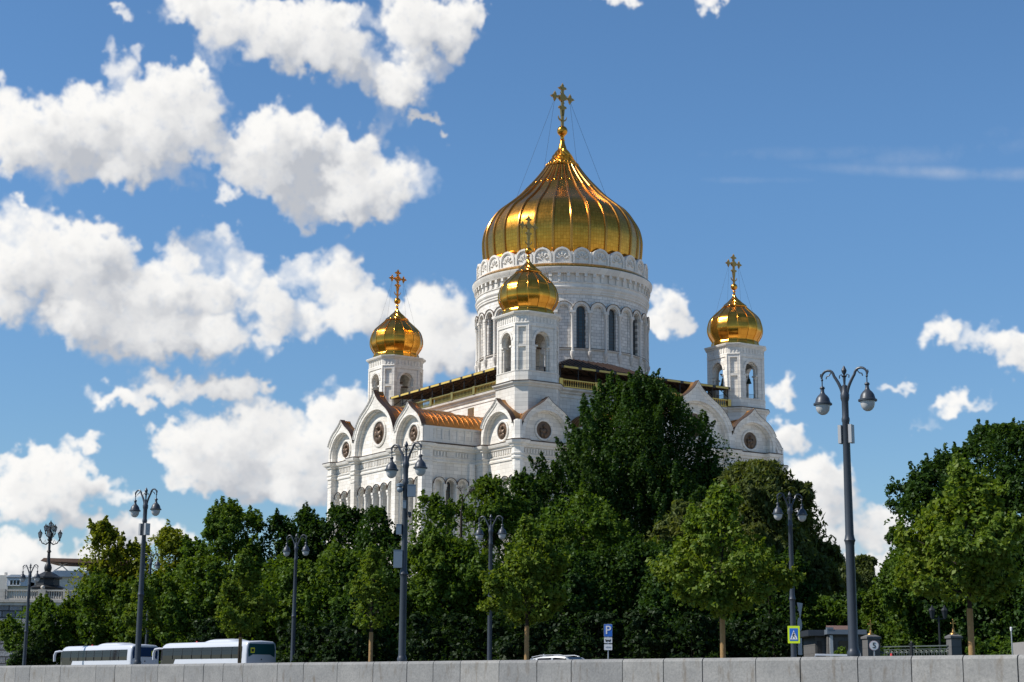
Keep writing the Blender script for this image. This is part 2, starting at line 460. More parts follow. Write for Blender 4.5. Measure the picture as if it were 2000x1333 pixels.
def gold_mat(name, col, rough, panels=None, drum=1.0, metal=1.0, bump=.12, dark=.55):
    k = NT(name); o = k.obj(); sp = k.n('ShaderNodeSeparateXYZ'); k.l(o, sp.inputs[0])
    n1 = k.noise(o, .9, 5); c = k.mix(n1, tuple(x * .82 for x in col), tuple(min(1, x * 1.12) for x in col))
    k.set(k.p, Metallic=metal)
    r = k.math('MULTIPLY_ADD', k.noise(o, 2.5, 4), .16, rough - .08)
    if panels:
        a = k.math('MULTIPLY', k.math('ARCTAN2', sp.outputs[1], sp.outputs[0]), drum)
        cb = k.n('ShaderNodeCombineXYZ'); k.l(a, cb.inputs[0]); k.l(sp.outputs[2], cb.inputs[1])
        b = k.n('ShaderNodeTexBrick'); k.l(cb.outputs[0], b.inputs[0]); b.offset = 0
        b.inputs['Color1'].default_value = (.72, .70, .66, 1); b.inputs['Color2'].default_value = (1, 1, 1, 1); b.inputs['Mortar'].default_value = (dark, dark * .85, dark * .6, 1)
        b.inputs['Scale'].default_value = 1; b.inputs['Mortar Size'].default_value = panels[2]; b.inputs['Brick Width'].default_value = panels[0]; b.inputs['Row Height'].default_value = panels[1]; b.inputs['Mortar Smooth'].default_value = .2
        c = k.mix(.75, c, b.outputs[0], 'MULTIPLY')
        wn = k.n('ShaderNodeTexVoronoi', feature='F1'); wn.inputs['Scale'].default_value = 1.1; k.l(o, wn.inputs[0])
        h = k.math('ADD', k.math('MULTIPLY', b.outputs[1], -.6), k.math('MULTIPLY', k.noise(o, 1.3, 3), .9))
        k.bump(h, bump, .12)
    else: k.bump(k.noise(o, 6, 3), bump, .05)
    k.l(c, k.p.inputs['Base Color']); k.l(r, k.p.inputs['Roughness'])
    return k.m


GOLD_MAIN = gold_mat('gilded_dome_panels', (.78, .345, .048), .235, (.52, .62, .035), 14.9, bump=.07)
GOLD_SMALL = gold_mat('gilded_small_dome_panels', (.82, .37, .052), .19, (1.0, .85, .02), 4.9, bump=.07)
GOLD = gold_mat('gilded_metal', (.70, .36, .07), .24)
GOLD_RIB = gold_mat('gilded_rib', (.52, .235, .05), .26)
GOLD_RAIL = gold_mat('gilt_paint', (.58, .38, .11), .34, metal=1.0)
GOLD_DARK = gold_mat('aged_gilding', (.42, .25, .08), .36)
COPPER = gold_mat('copper_roof_sheet', (.35, .18, .064), .37, bump=.25)
COPPER_OLD = plain('browned_copper', (.060, .036, .026), .5, .6, .35, .8)
YELLOW = plain('yellow_fascia_paint', (.60, .44, .10), .45, 0, .06)
BLACK = plain('black_painted_steel', (.018, .017, .016), .5)
BROWN = plain('dark_brown_boards', (.15, .095, .06), .7, 0, .3, 1.5)
BRONZE = plain('dark_bronze_relief', (.13, .085, .055), .45, .4, .35, 2.5)
BELLM = plain('green_black_bell_bronze', (.045, .06, .045), .45, .7, .2)
GLASS = NT('dark_leaded_glass')
_o = GLASS.obj(); _b = GLASS.n('ShaderNodeTexBrick'); _sp = GLASS.n('ShaderNodeSeparateXYZ'); GLASS.l(_o, _sp.inputs[0])
_cb = GLASS.n('ShaderNodeCombineXYZ'); GLASS.l(GLASS.math('ADD', _sp.outputs[0], _sp.outputs[1]), _cb.inputs[0]); GLASS.l(_sp.outputs[2], _cb.inputs[1]); GLASS.l(_cb.outputs[0], _b.inputs[0])
_b.offset = 0
for q_, c_ in (('Color1', (.03, .05, .06, 1)), ('Color2', (.05, .07, .075, 1)), ('Mortar', (.05, .03, .02, 1))): _b.inputs[q_].default_value = c_
for q_, c_ in (('Scale', 1), ('Mortar Size', .05), ('Brick Width', .42), ('Row Height', .55)): _b.inputs[q_].default_value = c_
GLASS.l(_b.outputs[0], GLASS.p.inputs['Base Color']); GLASS.set(GLASS.p, Roughness=.16); GLASS.bump(_b.outputs[1], .3, .03)
GLASS = GLASS.m
IRON = plain('blue_grey_lamp_paint', (.042, .050, .063), .42, .2, .18, 4)
IRON_DK = plain('black_cast_iron', (.02, .022, .024), .5, .3, .2, 5)
BOXGREY = plain('grey_cabinet_paint', (.17, .22, .27), .45, 0, .08)
WHITEP = plain('white_vehicle_paint', (.52, .545, .59), .25, 0, .03, 2)
TYRE = plain('tyre_rubber', (.02, .02, .02), .8)
RUBBER = plain('black_plastic', (.02, .021, .023), .4)
REDL = plain('red_lens', (.55, .02, .015), .3)
AMBER = plain('amber_lens', (.6, .2, .03), .3)
LAMPGLASS = NT('frosted_lamp_glass')
LAMPGLASS.set(LAMPGLASS.p, Roughness=.25); LAMPGLASS.p.inputs['Base Color'].default_value = (.46, .47, .47, 1); LAMPGLASS = LAMPGLASS.m


def glass_mat(name, col, rough=.08):
    k = NT(name); k.p.inputs['Base Color'].default_value = (*col, 1); k.set(k.p, Roughness=rough); k.p.inputs['Specular IOR Level'].default_value = .30
    return k.m


BUSGLASS = glass_mat('tinted_bus_glass', (.016, .015, .017), .08); BUSREAR = glass_mat('teal_tinted_glass', (.015, .07, .075)); BLUEGLASS = glass_mat('blue_tinted_glass', (.015, .035, .09))


def leaf_mat(name, c0, c1, c2, trans=.36):
    k = NT(name); g = k.n('ShaderNodeNewGeometry'); o = k.obj()
    a = k.ramp(g.outputs['Random Per Island'], [(0, c0), (.55, c1), (1, c2)])
    n1 = k.noise(o, .45, 3)
    c = k.mix(k.math('MULTIPLY', n1, .75), a, c1)
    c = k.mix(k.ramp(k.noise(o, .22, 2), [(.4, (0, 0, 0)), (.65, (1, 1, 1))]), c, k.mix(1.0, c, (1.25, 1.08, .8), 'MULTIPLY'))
    d = k.n('ShaderNodeBsdfDiffuse'); t = k.n('ShaderNodeBsdfTranslucent'); gl = k.n('ShaderNodeBsdfGlossy'); gl.inputs['Roughness'].default_value = .5
    k.l(c, d.inputs[0]); k.l(k.mix(1.0, c, (1.5, 1.5, .5), 'MULTIPLY'), t.inputs[0]); gl.inputs[0].default_value = (.5, .55, .5, 1)
    m1 = k.n('ShaderNodeMixShader'); m1.inputs[0].default_value = trans; k.l(d.outputs[0], m1.inputs[1]); k.l(t.outputs[0], m1.inputs[2])
    m2 = k.n('ShaderNodeMixShader'); m2.inputs[0].default_value = .02; k.l(m1.outputs[0], m2.inputs[1]); k.l(gl.outputs[0], m2.inputs[2])
    k.l(m2.outputs[0], k.out.inputs[0]); k.t.nodes.remove(k.p)
    return k.m


LEAF_DARK = leaf_mat('dark_green_leaves', (.017, .042, .009), (.029, .066, .012), (.050, .098, .018))
LEAF_MID = leaf_mat('mid_green_leaves', (.038, .080, .011), (.066, .120, .015), (.105, .165, .022))
LEAF_OLIVE = leaf_mat('olive_green_leaves', (.085, .115, .010), (.140, .175, .015), (.210, .230, .026))
LEAF_YOUNG = leaf_mat('fresh_linden_leaves', (.055, .100, .012), (.105, .165, .020), (.185, .225, .038))
LEAF_SHADE = leaf_mat('shade_darkened_shrub_leaves', (.007, .018, .005), (.013, .030, .008), (.024, .048, .012))  # shade of the taller trees put into the shrub leaf colour
LEAF_WILLOW = leaf_mat('grey_green_willow_leaves', (.055, .078, .022), (.085, .112, .036), (.120, .148, .052))
BARK = plain('dark_bark', (.035, .028, .022), .9, 0, .4, 6, .2, .4)
WRAP = plain('reed_trunk_wrap', (.30, .19, .085), .85, 0, .3, 9, .2, .5)

# ------------------------------------------------------------------ the cathedral
CX, CY = 9.165, 298.001
cath = thing('cathedral', 'white stone cathedral with five golden onion domes rising above the trees', 'cathedral', (CX, CY, 0), YAW)
AO, QO, PO, WO = 22.24, 28.2, 38.52, 16.5              # tower axis, corner block face, arm face, arm half width
ZG = 8.7                                                # ground level at the cathedral
ENT = [(0, 35.2), (.16, 35.25), (.2, 35.5), (.06, 35.62), (.06, 35.85), (.2, 35.92), (.22, 36.1), (.05, 36.2), (.05, 37.1), (.3, 37.2), (.34, 37.5), (.6, 37.62), (.78, 38.0), (.78, 38.16), (.6, 38.26), (-.4, 38.42)]


def gable_curve(h, zs, za, n=10):
    """right half of an ogee from the springing to the apex"""
    pts = [(h * math.cos(R(60) * i / n), zs + h * math.sin(R(60) * i / n)) for i in range(n + 1)]
    p0 = pts[-1]; x1 = h * .05; p1 = (x1, p0[1] + (p0[0] - x1) * .577); p2 = (0, za)
    for i in range(1, n + 1):
        s = i / n
        pts.append(((1 - s) ** 2 * p0[0] + 2 * s * (1 - s) * p1[0], (1 - s) ** 2 * p0[1] + 2 * s * (1 - s) * p1[1] + s * s * p2[1]))
    return pts


FLASH = plain('dark_metal_flashing', (.075, .045, .03), .5, .5, .2)


def make_gable(M, tc, h, r, za, hb0, hb1, parent, zmed, rmed):
    """ogee gable: stone ring, recess, tympanum; hb0/hb1 clip it against its neighbours"""
    z0, zs = 38.42, 39.0
    half = gable_curve(h, zs, za)
    outer = [(h, z0)] + half; outer = outer + [(-x, z) for x, z in outer[::-1][1:]]
    m = len(outer)
    outer = [(min(hb1, max(-hb0, x)), z) for x, z in outer]
    inner = [(r, z0)] + [(r * math.cos(PI * i / (m - 3)), zs + r * math.sin(PI * i / (m - 3))) for i in range(m - 2)] + [(-r, z0)]
    mid = [((a[0] + b[0]) / 2 * .55 + a[0] * .45, (a[1] + b[1]) / 2 * .55 + a[1] * .45) for a, b in zip(outer, inner)]
    b = MB()
    G = lambda p, d: M(tc + p[0], p[1], d)
    b.grid([[G(p, 0) for p in outer], [G(p, 0) for p in inner]], False, False)
    b.grid([[G(p, 0) for p in inner], [G((p[0] * .985, p[1]), .55) for p in inner]], False, True)
    sm = [(p[0] * .955, (p[1] - zs) * .955 + zs if p[1] > zs else p[1]) for p in inner]
    b.grid([[G((p[0] * .985, p[1]), .55) for p in inner], [G(p, .55) for p in sm]], False, False)
    b.grid([[G(p, .55) for p in sm], [G(p, 1.1) for p in sm]], False, True)
    b.face([G(p, 1.1) for p in sm])
    # rim moulding standing proud of the curve
    rim = [(x * 1.0, z) for x, z in outer]
    nr = []
    for i, p in enumerate(rim):
        a = Vector(rim[max(0, i - 1)]); c = Vector(rim[min(m - 1, i + 1)]); t = (c - a)
        t = t.normalized() if t.length > 1e-6 else Vector((0, 1))
        nr.append(Vector((t.y, -t.x)))
    def off(o): return [(p[0] + q.x * o, p[1] + q.y * o) for p, q in zip(rim, nr)]
    k0 = next(i for i, p in enumerate(rim) if p[1] > 40.55); k1 = m - k0
    for (oa, da), (ob, db) in zip([(-.3, -.003), (-.3, -.10), (-.02, -.14), (.12, -.28), (.2, -.28), (.2, .5)], [(-.3, -.10), (-.02, -.14), (.12, -.28), (.2, -.28), (.2, .5), (-.05, .5)]):
        A, B_ = off(oa)[k0:k1], off(ob)[k0:k1]
        b.grid([[G(p, da) for p in A], [G(p, db) for p in B_]], False, False)
    # moulded ring round the medallion
    ro = rmed * 1.24
    for (ra, da), (rb, db) in zip([(ro, 1.1), (ro, .93), (rmed * 1.12, .86), (rmed, .93)], [(ro, .93), (rmed * 1.12, .86), (rmed, .93), (rmed, 1.085)]):
        A = [(ra * math.cos(2 * PI * i / 32), zmed + ra * math.sin(2 * PI * i / 32)) for i in range(33)]; B_ = [(rb * math.cos(2 * PI * i / 32), zmed + rb * math.sin(2 * PI * i / 32)) for i in range(33)]
        b.grid([[G(p, da) for p in A], [G(p, db) for p in B_]], False, True)
    g = b.build('gable', STONE, parent)
    b = MB()
    for (oa, da), (ob, db) in (((.2, -.30), (.27, -.30)), ((.27, -.30), (.27, .6))):
        A, B_ = off(oa)[k0:k1], off(ob)[k0:k1]; b.grid([[G(p, da) for p in A], [G(p, db) for p in B_]], False, False)
    b.build('flashing', FLASH, parent)
    # bronze medallion with a haloed half-figure in relief
    b = MB()
    b.face([G((rmed * math.cos(2 * PI * i / 28), zmed + rmed * math.sin(2 * PI * i / 28)), 1.09) for i in range(28)])

    def lump(x, z, rx, rz, dd):
        rows = []
        for i in range(6):
            t = PI / 2 * i / 5
            rows.append([G((x * rmed + rx * rmed * math.cos(t) * math.cos(2 * PI * j / 14), zmed + z * rmed + rz * rmed * math.cos(t) * math.sin(2 * PI * j / 14)), 1.09 - dd * rmed * math.sin(t)) for j in range(14)])
        b.grid(rows, True, True)
    rn = random.Random(int(tc * 7 + zmed * 3))
    lump(0, .42, .34, .34, .05); lump(rn.uniform(-.05, .05), .40, .17, .21, .34)
    lump(0, -.12, .40, .34, .24); lump(-.24, -.5, .24, .38, .22); lump(.2, -.55, .26, .36, .2); lump(.34, -.1, .16, .34, .28); lump(-.38, -.05, .15, .3, .25)
    lump(rn.uniform(.1, .3), -.22, .13, .16, .34)
    b.build('medallion', BRONZE, parent)


def make_barrel(M, tc, h, za, d_end, parent, hb0, hb1, z_lo0=39.0, z_lo1=39.0):
    """copper roof behind a gable: ogee spur, then a plain barrel with standing seams"""
    b = MB()
    G = lambda p, d: M(tc + p[0], p[1], d)
    half = gable_curve(h + .1, 39, za + .12)
    full = half + [(-x, z) for x, z in half[::-1][1:]]
    full = [(x, z) for x, z in full if not (x > 0 and z < z_lo1 + .03 and z_lo1 > 39.01) and not (x < 0 and z < z_lo0 + .03 and z_lo0 > 39.01)]
    full = [(min(hb1 + .05, max(-hb0 - .05, x)), z) for x, z in full]
    b.grid([[G(p, .5) for p in full], [G(p, 1.7) for p in full]], False, True)
    al = math.asin(max(0, z_lo1 - 39) / h); ar = math.asin(max(0, z_lo0 - 39) / h)
    bar = [(h * math.cos(al + (PI - al - ar) * i / 32), 39 + h * math.sin(al + (PI - al - ar) * i / 32)) for i in range(33)]
    bar = [(min(hb1 + .05, max(-hb0 - .05, x)), z) for x, z in bar]
    b.face([G(p, 1.7) for p in full] + [G(p, 1.7) for p in bar[::-1][1:-1]])
    b.grid([[G(p, 1.7) for p in bar], [G(p, d_end) for p in bar]], False, True)
    d = 2.3
    while d < d_end - .2:
        A = [(p[0] * (1 + .11 / h), 39 + (p[1] - 39) * (1 + .11 / h)) for p in bar[1:-1]]
        b.grid([[G(p, d - .05) for p in bar[1:-1]], [G(p, d - .04) for p in A], [G(p, d + .04) for p in A], [G(p, d + .05) for p in bar[1:-1]]], False, False)
        d += .95
    return b.build('copper_roof', COPPER, parent)


def arcade_bay(wall, trim, hood, M, t0, t1, n, wins, parent, d=1.1, z_sp=31.75):
    """blind arcade of n arches between t0 and t1; arches in wins hold a window"""
    w = (t1 - t0) / n; cs = [t0 + w * (i + .5) for i in range(n)]; hw = w / 2 - .34
    holes = [(c, hw, 14.0, z_sp) for c in cs]
    wall.panel(M, t0, t1, ZG - 1, 35.4, holes, d, d + .95)
    for i, c in enumerate(cs):
        wall.arch_fill(M, c, hw, 14, z_sp, d + (.94 if i in wins else .55))
        trim.arch_ring(M, c, hw - .02, hw + .14, z_sp, d - .22, d + .4)
        trim.arch_ring(M, c, hw + .14, w / 2 - .005, z_sp, d - .38, d)
        hood.arch_ring(M, c, w / 2 - .05, w / 2 + .03, z_sp, d - .5, d - .30)
        if i in wins:
            g = MB(); g.arch_fill(M, c, hw - .16, 15, z_sp, d + .90); g.build('window', GLASS, parent)
    for i in range(n + 1):
        t = t0 + w * i; e0, e1 = (.3, .3)
        if i == 0: e0 = .02
        if i == n: e1 = .02
        for a, b_, z0, z1, dd in ((e0, e1, 31.32, 31.72, .50), (e0 * .85, e1 * .85, 30.95, 31.32, .40)):
            trim.box(t - a, t + b_, -dd, 0, z0, z1, lambda x, y, z: M(x, z, d + y))
        P = [(.24, 14), (.24, 30.7), (.3, 30.75), (.3, 30.95)]
        rows = [[M(max(t0 + .01, min(t1 - .01, t + r * math.cos(2 * PI * j / 10))), z, d - .14 + r * math.sin(2 * PI * j / 10)) for j in range(10)] for r, z in P]
        trim.grid(rows, True, True)


def dentils(mb, M, t0, t1, d, z0=36.3, z1=37.0, step=.52):
    n = int((t1 - t0) / step)
    for i in range(n):
        t = t0 + (t1 - t0) * (i + .5) / n
        mb.box(t - .13, t + .13, -.2, 0, z0, z1, lambda x, y, z: M(x, z, d + y))


# ---- one arm of the cross (faces -u); the other is a turned copy
def build_arm():
    arm = MB()
    F = lambda t, z, d: (-PO + d, t, z)
    S0 = lambda t, z, d: (t, -WO + d, z)                # side facing -v
    S1 = lambda t, z, d: (t, WO - d, z)
    # (tl,tr) bays of the front between pilasters
    bays = [(-15.2, -7.85, 3, (1,)), (-6.55, 6.55, 5, (1, 2, 3)), (7.85, 15.2, 3, (1,))]
    pil = [(-16.5, -15.2), (-7.85, -6.55), (6.55, 7.85), (15.2, 16.5)]
    ends = (-PO + 1.3, -QO - .05)
    path = [(ends[1], WO - 1.1), (ends[0], WO - 1.1), (ends[0], WO), (-PO, WO)]
    for (a, b_) in pil[::-1]:
        path += [(-PO, b_), (-PO, a)] if b_ < 16 else [(-PO, a)]
        if a > -16: path += [(-PO + 1.1, a), (-PO + 1.1, pil[pil.index((a, b_)) - 1][1])]
    path += [(ends[0], -WO), (ends[0], -WO + .5), (ends[1], -WO + .5)]
    # pilasters
    for a, b_ in pil:
        arm.box(-PO, -PO + 1.4, a, b_, ZG - 1, 38.4)
        for zc, o in ((33.95, .1),):
            arm.box(-PO - o, -PO, a - .0, b_ + .0, 33.9, 34.15); arm.box(-PO - .06, -PO, a + .01, b_ - .01, 34.5, 34.62)
    for s in (-1, 1):
        y = s * WO
        arm.box(-PO + 1.4, -PO + 1.9, min(y, y - s * 1.4), max(y, y - s * 1.4), ZG - 1, 38.4)
    o = arm.build('transept', STONE, cath); par = o
    trim = MB(); wall = MB(); hood = MB()
    for a, b_, n, wn in bays:
        arcade_bay(wall, trim, hood, F, a, b_, n, wn, par)
        dentils(trim, F, a + .1, b_ - .1, 1.05)
    for S, lab in ((S0, 0), (S1, 1)):
        a, b_ = -PO + 1.9, -QO - 1.2
        arcade_bay(wall, trim, hood, S, a + .3, b_ - .3, 3, (1,), par, d=.5)
        wall.panel(S, a - .02, a + .3, ZG - 1, 35.4, [], .5, .5); wall.panel(S, b_ - .3, -QO + .6, ZG - 1, 35.4, [], .5, .5)
        dentils(trim, S, a + .3, -33.4, .45); dentils(trim, S, -32.1, b_, .45)
        wall.box(b_ - .25, b_ + .75, .02, .6, ZG - 1, 35.3, lambda t, y, z: S(t, z, y))
        for x in (-33.05, -32.55): wall.box(x - .15, x + .15, -.01, .1, 36.3, 37.05, lambda t, y, z: S(t, z, .45 + y))
        # parapet with sunk panels
        wall.box(-PO + .2, -QO + .6, .16, 1.0, 38.4, 40.95, lambda t, y, z: S(t, z, y))
        trim.box(-PO + .1, -QO + .6, .02, .3, 40.62, 40.98, lambda t, y, z: S(t, z, y)); trim.box(-PO + .1, -QO + .6, .06, .3, 38.4, 38.9, lambda t, y, z: S(t, z, y))
        trim.box(-PO + .1, -PO + 1.9, -.04, .3, 38.4, 40.97, lambda t, y, z: S(t, z, y))
        for k in range(6):
            t = -PO + 2.2 + k * 1.42
            trim.box(t, t + .35, .06, .3, 38.9, 40.62, lambda tt, y, z: S(tt, z, y))
    wall.box(-PO + 1.0, -20, -WO + 1.4, WO - 1.4, 38.0, 38.38)
    wall.build('arcade_wall', STONE, par); 
    trim.mould(path, ENT); hood.mould(path, [(.79, 38.10), (.83, 38.12), (.83, 38.22), (.6, 38.3)])
    trim.build('stone_mouldings', TRIM, par); hood.build('flashing', FLASH, par)
    make_gable(F, 0, 7.4, 6.6, 48.7, 7.2, 7.2, par, 41.73, 1.95)
    make_barrel(F, 0, 7.4, 48.7, 15, par, 7.2, 7.2)
    for s in (-1, 1):
        hb = (4.66, 4.66)
        make_gable(F, s * 11.85, 4.9, 4.15, 45.15, *hb, par, 40.2, 1.42)
        make_barrel(F, s * 11.85, 4.9, 45.15, 15, par, *hb, *((39.0, 40.9) if s > 0 else (40.9, 39.0)))
    return o


arm = build_arm()
arm2 = copy_tree(arm, cath); arm2.rotation_euler = (0, 0, R(90))


# ---- corner block below each bell tower (this one faces -u and -v)
def build_block():
    F = lambda t, z, d: (-QO + d, t, z)
    G = lambda t, z, d: (t, -QO + d, z)
    core = MB()
    c = .62
    core.box(-QO + 2.2, -15, -QO + 2.2, -15, ZG - 1, 38.35)
    # corner pilasters with a chamfered angle
    poly = [(-QO, -26.9), (-QO, -QO + c), (-QO + c, -QO), (-26.9, -QO), (-26.9, -26.9)]
    core.grid([[(x, y, ZG - 1) for x, y in poly], [(x, y, 38.4) for x, y in poly]], True, False)
    cap = [(-QO, -27.25), (-QO, -QO + c), (-QO + c, -QO), (-27.25, -QO), (-26.2, -26.2)]
    core.grid([[(x, y, 38.4) for x, y in cap], [(x, y, 41.3) for x, y in cap]], True, False); core.face([(x, y, 41.3) for x, y in cap])
    for M in (F, G): core.box(-18.2, -15.7, 0, 2.4, ZG - 1, 38.4, lambda t, y, z: M(t, z, y))
    o = core.build('corner_block', STONE, cath)
    wall = MB(); trim = MB(); hood = MB()
    for M in (F, G):
        arcade_bay(wall, trim, hood, M, -26.9, -18.2, 4, (1, 2), o, d=1.1)
        dentils(trim, M, -26.7, -18.3, 1.05)
        make_gable(M, -22.4, 4.98, 4.25, 45.2, 4.86, 4.86, o, 40.2, 1.42)
        make_barrel(M, -22.4, 4.98, 45.2, 7.5, o, 4.86, 4.86, 41.45, 39.0)
    wall.build('arcade_wall', STONE, o)
    path = [(-QO, -16.1), (-QO, -18.2), (-QO + 1.1, -18.2), (-QO + 1.1, -26.9), (-QO, -26.9), (-QO, -QO + c), (-QO + c, -QO), (-26.9, -QO), (-26.9, -QO + 1.1), (-18.2, -QO + 1.1), (-18.2, -QO), (-16.1, -QO)]
    trim.mould(path, ENT); hood.mould(path, [(.79, 38.10), (.83, 38.12), (.83, 38.22), (.6, 38.3)]); hood.build('flashing', FLASH, o)
    trim.box(-27.9, -26.6, -27.9, -26.6, 41.3, 41.45)
    trim.build('stone_mouldings', TRIM, o)
    return o


blk = build_block()
for rz in (-90, 90):
    b2 = copy_tree(blk, cath); b2.rotation_euler = (0, 0, R(rz))

# ---- upper walls of the main square, cornice, hidden back
m = MB(); EW = 24.55
m.box(-EW, EW, -EW, EW, 37.5, 47.2)
m.box(-27, 27, -15, 27, ZG - 1, 38.3); m.box(-15, 27, -27, -14, ZG - 1, 38.3)
uw = m.build('upper_wall', STONE, cath)
m = MB()
sq = [(-EW, EW), (-EW, -EW), (EW, -EW), (EW, EW)]
m.mould(sq, [(0, 46.4), (.12, 46.45), (.12, 46.7), (.02, 46.75), (.02, 47.0), (.3, 47.15), (.35, 47.4), (.75, 47.65), (.85, 47.95), (-.6, 48.03)], True)
m.face([(x, y, 47.9) for x, y in sq])
m.build('stone_mouldings', TRIM, uw)
for (px_, side) in ((-8.41, 0), (8.4, 1)):
    b = MB(); f = MB()
    M = (lambda t, z, d: (-EW + d, t, z)) if side == 0 else (lambda t, z, d: (t, -EW + d, z))
    f.box(px_ - .95, px_ + .95, -.06, .1, 44.1, 46.1, lambda t, y, z: M(t, z, y))
    for k in range(9): b.box(px_ - .75, px_ + .75, -.1, 0, 44.25 + k * .19, 44.37 + k * .19, lambda t, y, z: M(t, z, y))
    lv = b.build('louvre_window', BROWN, uw); f.build('frame', GOLD_DARK, lv) if False else f.build('louvre_frame', GOLD_DARK, uw)


# ---- bell tower (built round its own axis)
def octo(c, h):
    return [(-c, h), (-c, -h), (-h, -c), (h, -c), (c, -h), (c, h), (h, c), (-h, c)]


def cross_mesh(half, ztop, zbar, zlow, zcres, z0, th):
    b = MB()
    w = half * .085
    b.box(-w, w, -th, th, z0, ztop - half * .2); b.box(-half * .8, half * .8, -th * .9, th * .9, zbar - w * .9, zbar + w * .9)

    def disc(x, z, r, t):
        b.prism([(x + r * math.cos(2 * PI * i / 14), z + r * math.sin(2 * PI * i / 14)) for i in range(14)], lambda a, zz, d: (a, d, zz), -t, t)

    def trefoil(x, z, dx, dz, s):
        disc(x, z, s * .78, th * 1.15)
        for (ux, uz) in ((dx, dz), (-dz, dx), (dz, -dx)):
            if dx == 0 and dz == 0: continue
            disc(x + ux * s * .95, z + uz * s * .95, s * .52, th)
            tip = [(x + ux * s * 2.0, z + uz * s * 2.0), (x + ux * s * 1.2 - uz * s * .3, z + uz * s * 1.2 + ux * s * .3), (x + ux * s * 1.2 + uz * s * .3, z + uz * s * 1.2 - ux * s * .3)]
            b.prism(tip, lambda a, zz, d: (a, d, zz), -th * .8, th * .8)
    s = half * .19
    trefoil(half - s * 1.9, zbar, 1, 0, s); trefoil(-half + s * 1.9, zbar, -1, 0, s); trefoil(0, ztop - s * 1.9, 0, 1, s)
    disc(0, zbar, half * .27, th * 1.5)
    for k in range(8):
        a = PI / 8 + k * PI / 4
        b.bar((half * .25 * math.cos(a), 0, zbar + half * .25 * math.sin(a)), (half * (.44 if k % 2 == 0 else .36) * math.cos(a), 0, zbar + half * (.44 if k % 2 == 0 else .36) * math.sin(a)), half * .035)
    disc(0, zlow, s * .95, th * 1.2)
    for q in (-1, 1): disc(q * s * 1.15, zlow + s * .1, s * .5, th)
    b.prism([(-s * .85, zlow - s * .6), (s * .85, zlow - s * .6), (w * 1.2, zlow - s * 3.2), (-w * 1.2, zlow - s * 3.2)], lambda a, zz, d: (a, d, zz), -th, th)
    # crescent
    o = [(half * .36 * math.cos(PI + PI * i / 12), zcres + half * .30 + half * .36 * math.sin(PI + PI * i / 12)) for i in range(13)]
    n_ = [(half * .34 * math.cos(PI + PI * i / 12), zcres + half * .33 + half * .27 * math.sin(PI + PI * i / 12)) for i in range(13)]
    b.prism(o + n_[::-1], lambda a, zz, d: (a, d, zz), -th * .6, th * .6)
    return b


SMALL_PROF = [(4.25, 59.62), (4.18, 60.2), (4.05, 60.55), (4.3, 61.0), (4.63, 61.52), (4.83, 62.04), (4.92, 62.6), (4.88, 63.3), (4.73, 63.91), (4.55, 64.44), (4.22, 64.96), (3.72, 65.48), (3.16, 66.0), (2.6, 66.5), (2.12, 66.95)]


def smooth_prof(P, k=3):
    out = []
    for i in range(len(P) - 1):
        p0 = P[max(0, i - 1)]; p1 = P[i]; p2 = P[i + 1]; p3 = P[min(len(P) - 1, i + 2)]
        for j in range(k):
            t = j / k
            out.append(tuple(.5 * ((2 * p1[q]) + (-p0[q] + p2[q]) * t + (2 * p0[q] - 5 * p1[q] + 4 * p2[q] - p3[q]) * t * t + (-p0[q] + 3 * p1[q] - 3 * p2[q] + p3[q]) * t ** 3) for q in (0, 1)))
    return out + [P[-1]]


def gored(mb, prof, n, phase, bulge=.004, sub=4):
    """dome of n gores, each nearly flat across, creased at the ribs"""
    rows_all = []
    step = 2 * PI / n
    for g in range(n):
        a0 = phase + g * step
        rows = []
        for (r, z) in prof:
            row = []
            for j in range(sub + 1):
                u = j / sub; a = a0 + step * u
                ch = math.cos(step / 2) / math.cos(a - a0 - step / 2)       # chord
                rr = r * (ch + (1 - ch) * .12)
                row.append((rr * math.cos(a), rr * math.sin(a), z))
            rows.append(row)
        mb.grid(rows, False, True)


def rib_strip(mb, prof, a, w, h, cut=None):
    rows = []
    for i, (r, z) in enumerate(prof):
        q = prof[min(i + 1, len(prof) - 1)]; p = prof[max(i - 1, 0)]
        t = Vector((q[0] - p[0], q[1] - p[1])).normalized(); nrm = Vector((t.y, -t.x))
        ww = w * (.5 + .5 * min(1, r / prof[0][0]))
        row = []
        for (dw, dh) in ((-1, -.3), (-.8, .65), (-.35, 1), (.35, 1), (.8, .65), (1, -.3)):
            rr = r + nrm.x * h * dh; zz = z + nrm.y * h * dh
            x = rr; y = dw * ww
            row.append((x * math.cos(a) - y * math.sin(a), x * math.sin(a) + y * math.cos(a), zz))
        rows.append(row)
    mb.grid(rows, False, True)


def crown(mb, zr, n, twist):
    """spirally fluted cap"""
    z0, z1 = zr[0][1], zr[-1][1]
    def rf(r, z, a): return r * (1 + .10 * math.cos(n * (a + twist * (z - z0) / (z1 - z0))) * min(1, (z - z0) / (z1 - z0) * 6))
    mb.lathe(smooth_prof(zr, 4), 96, rf=rf)


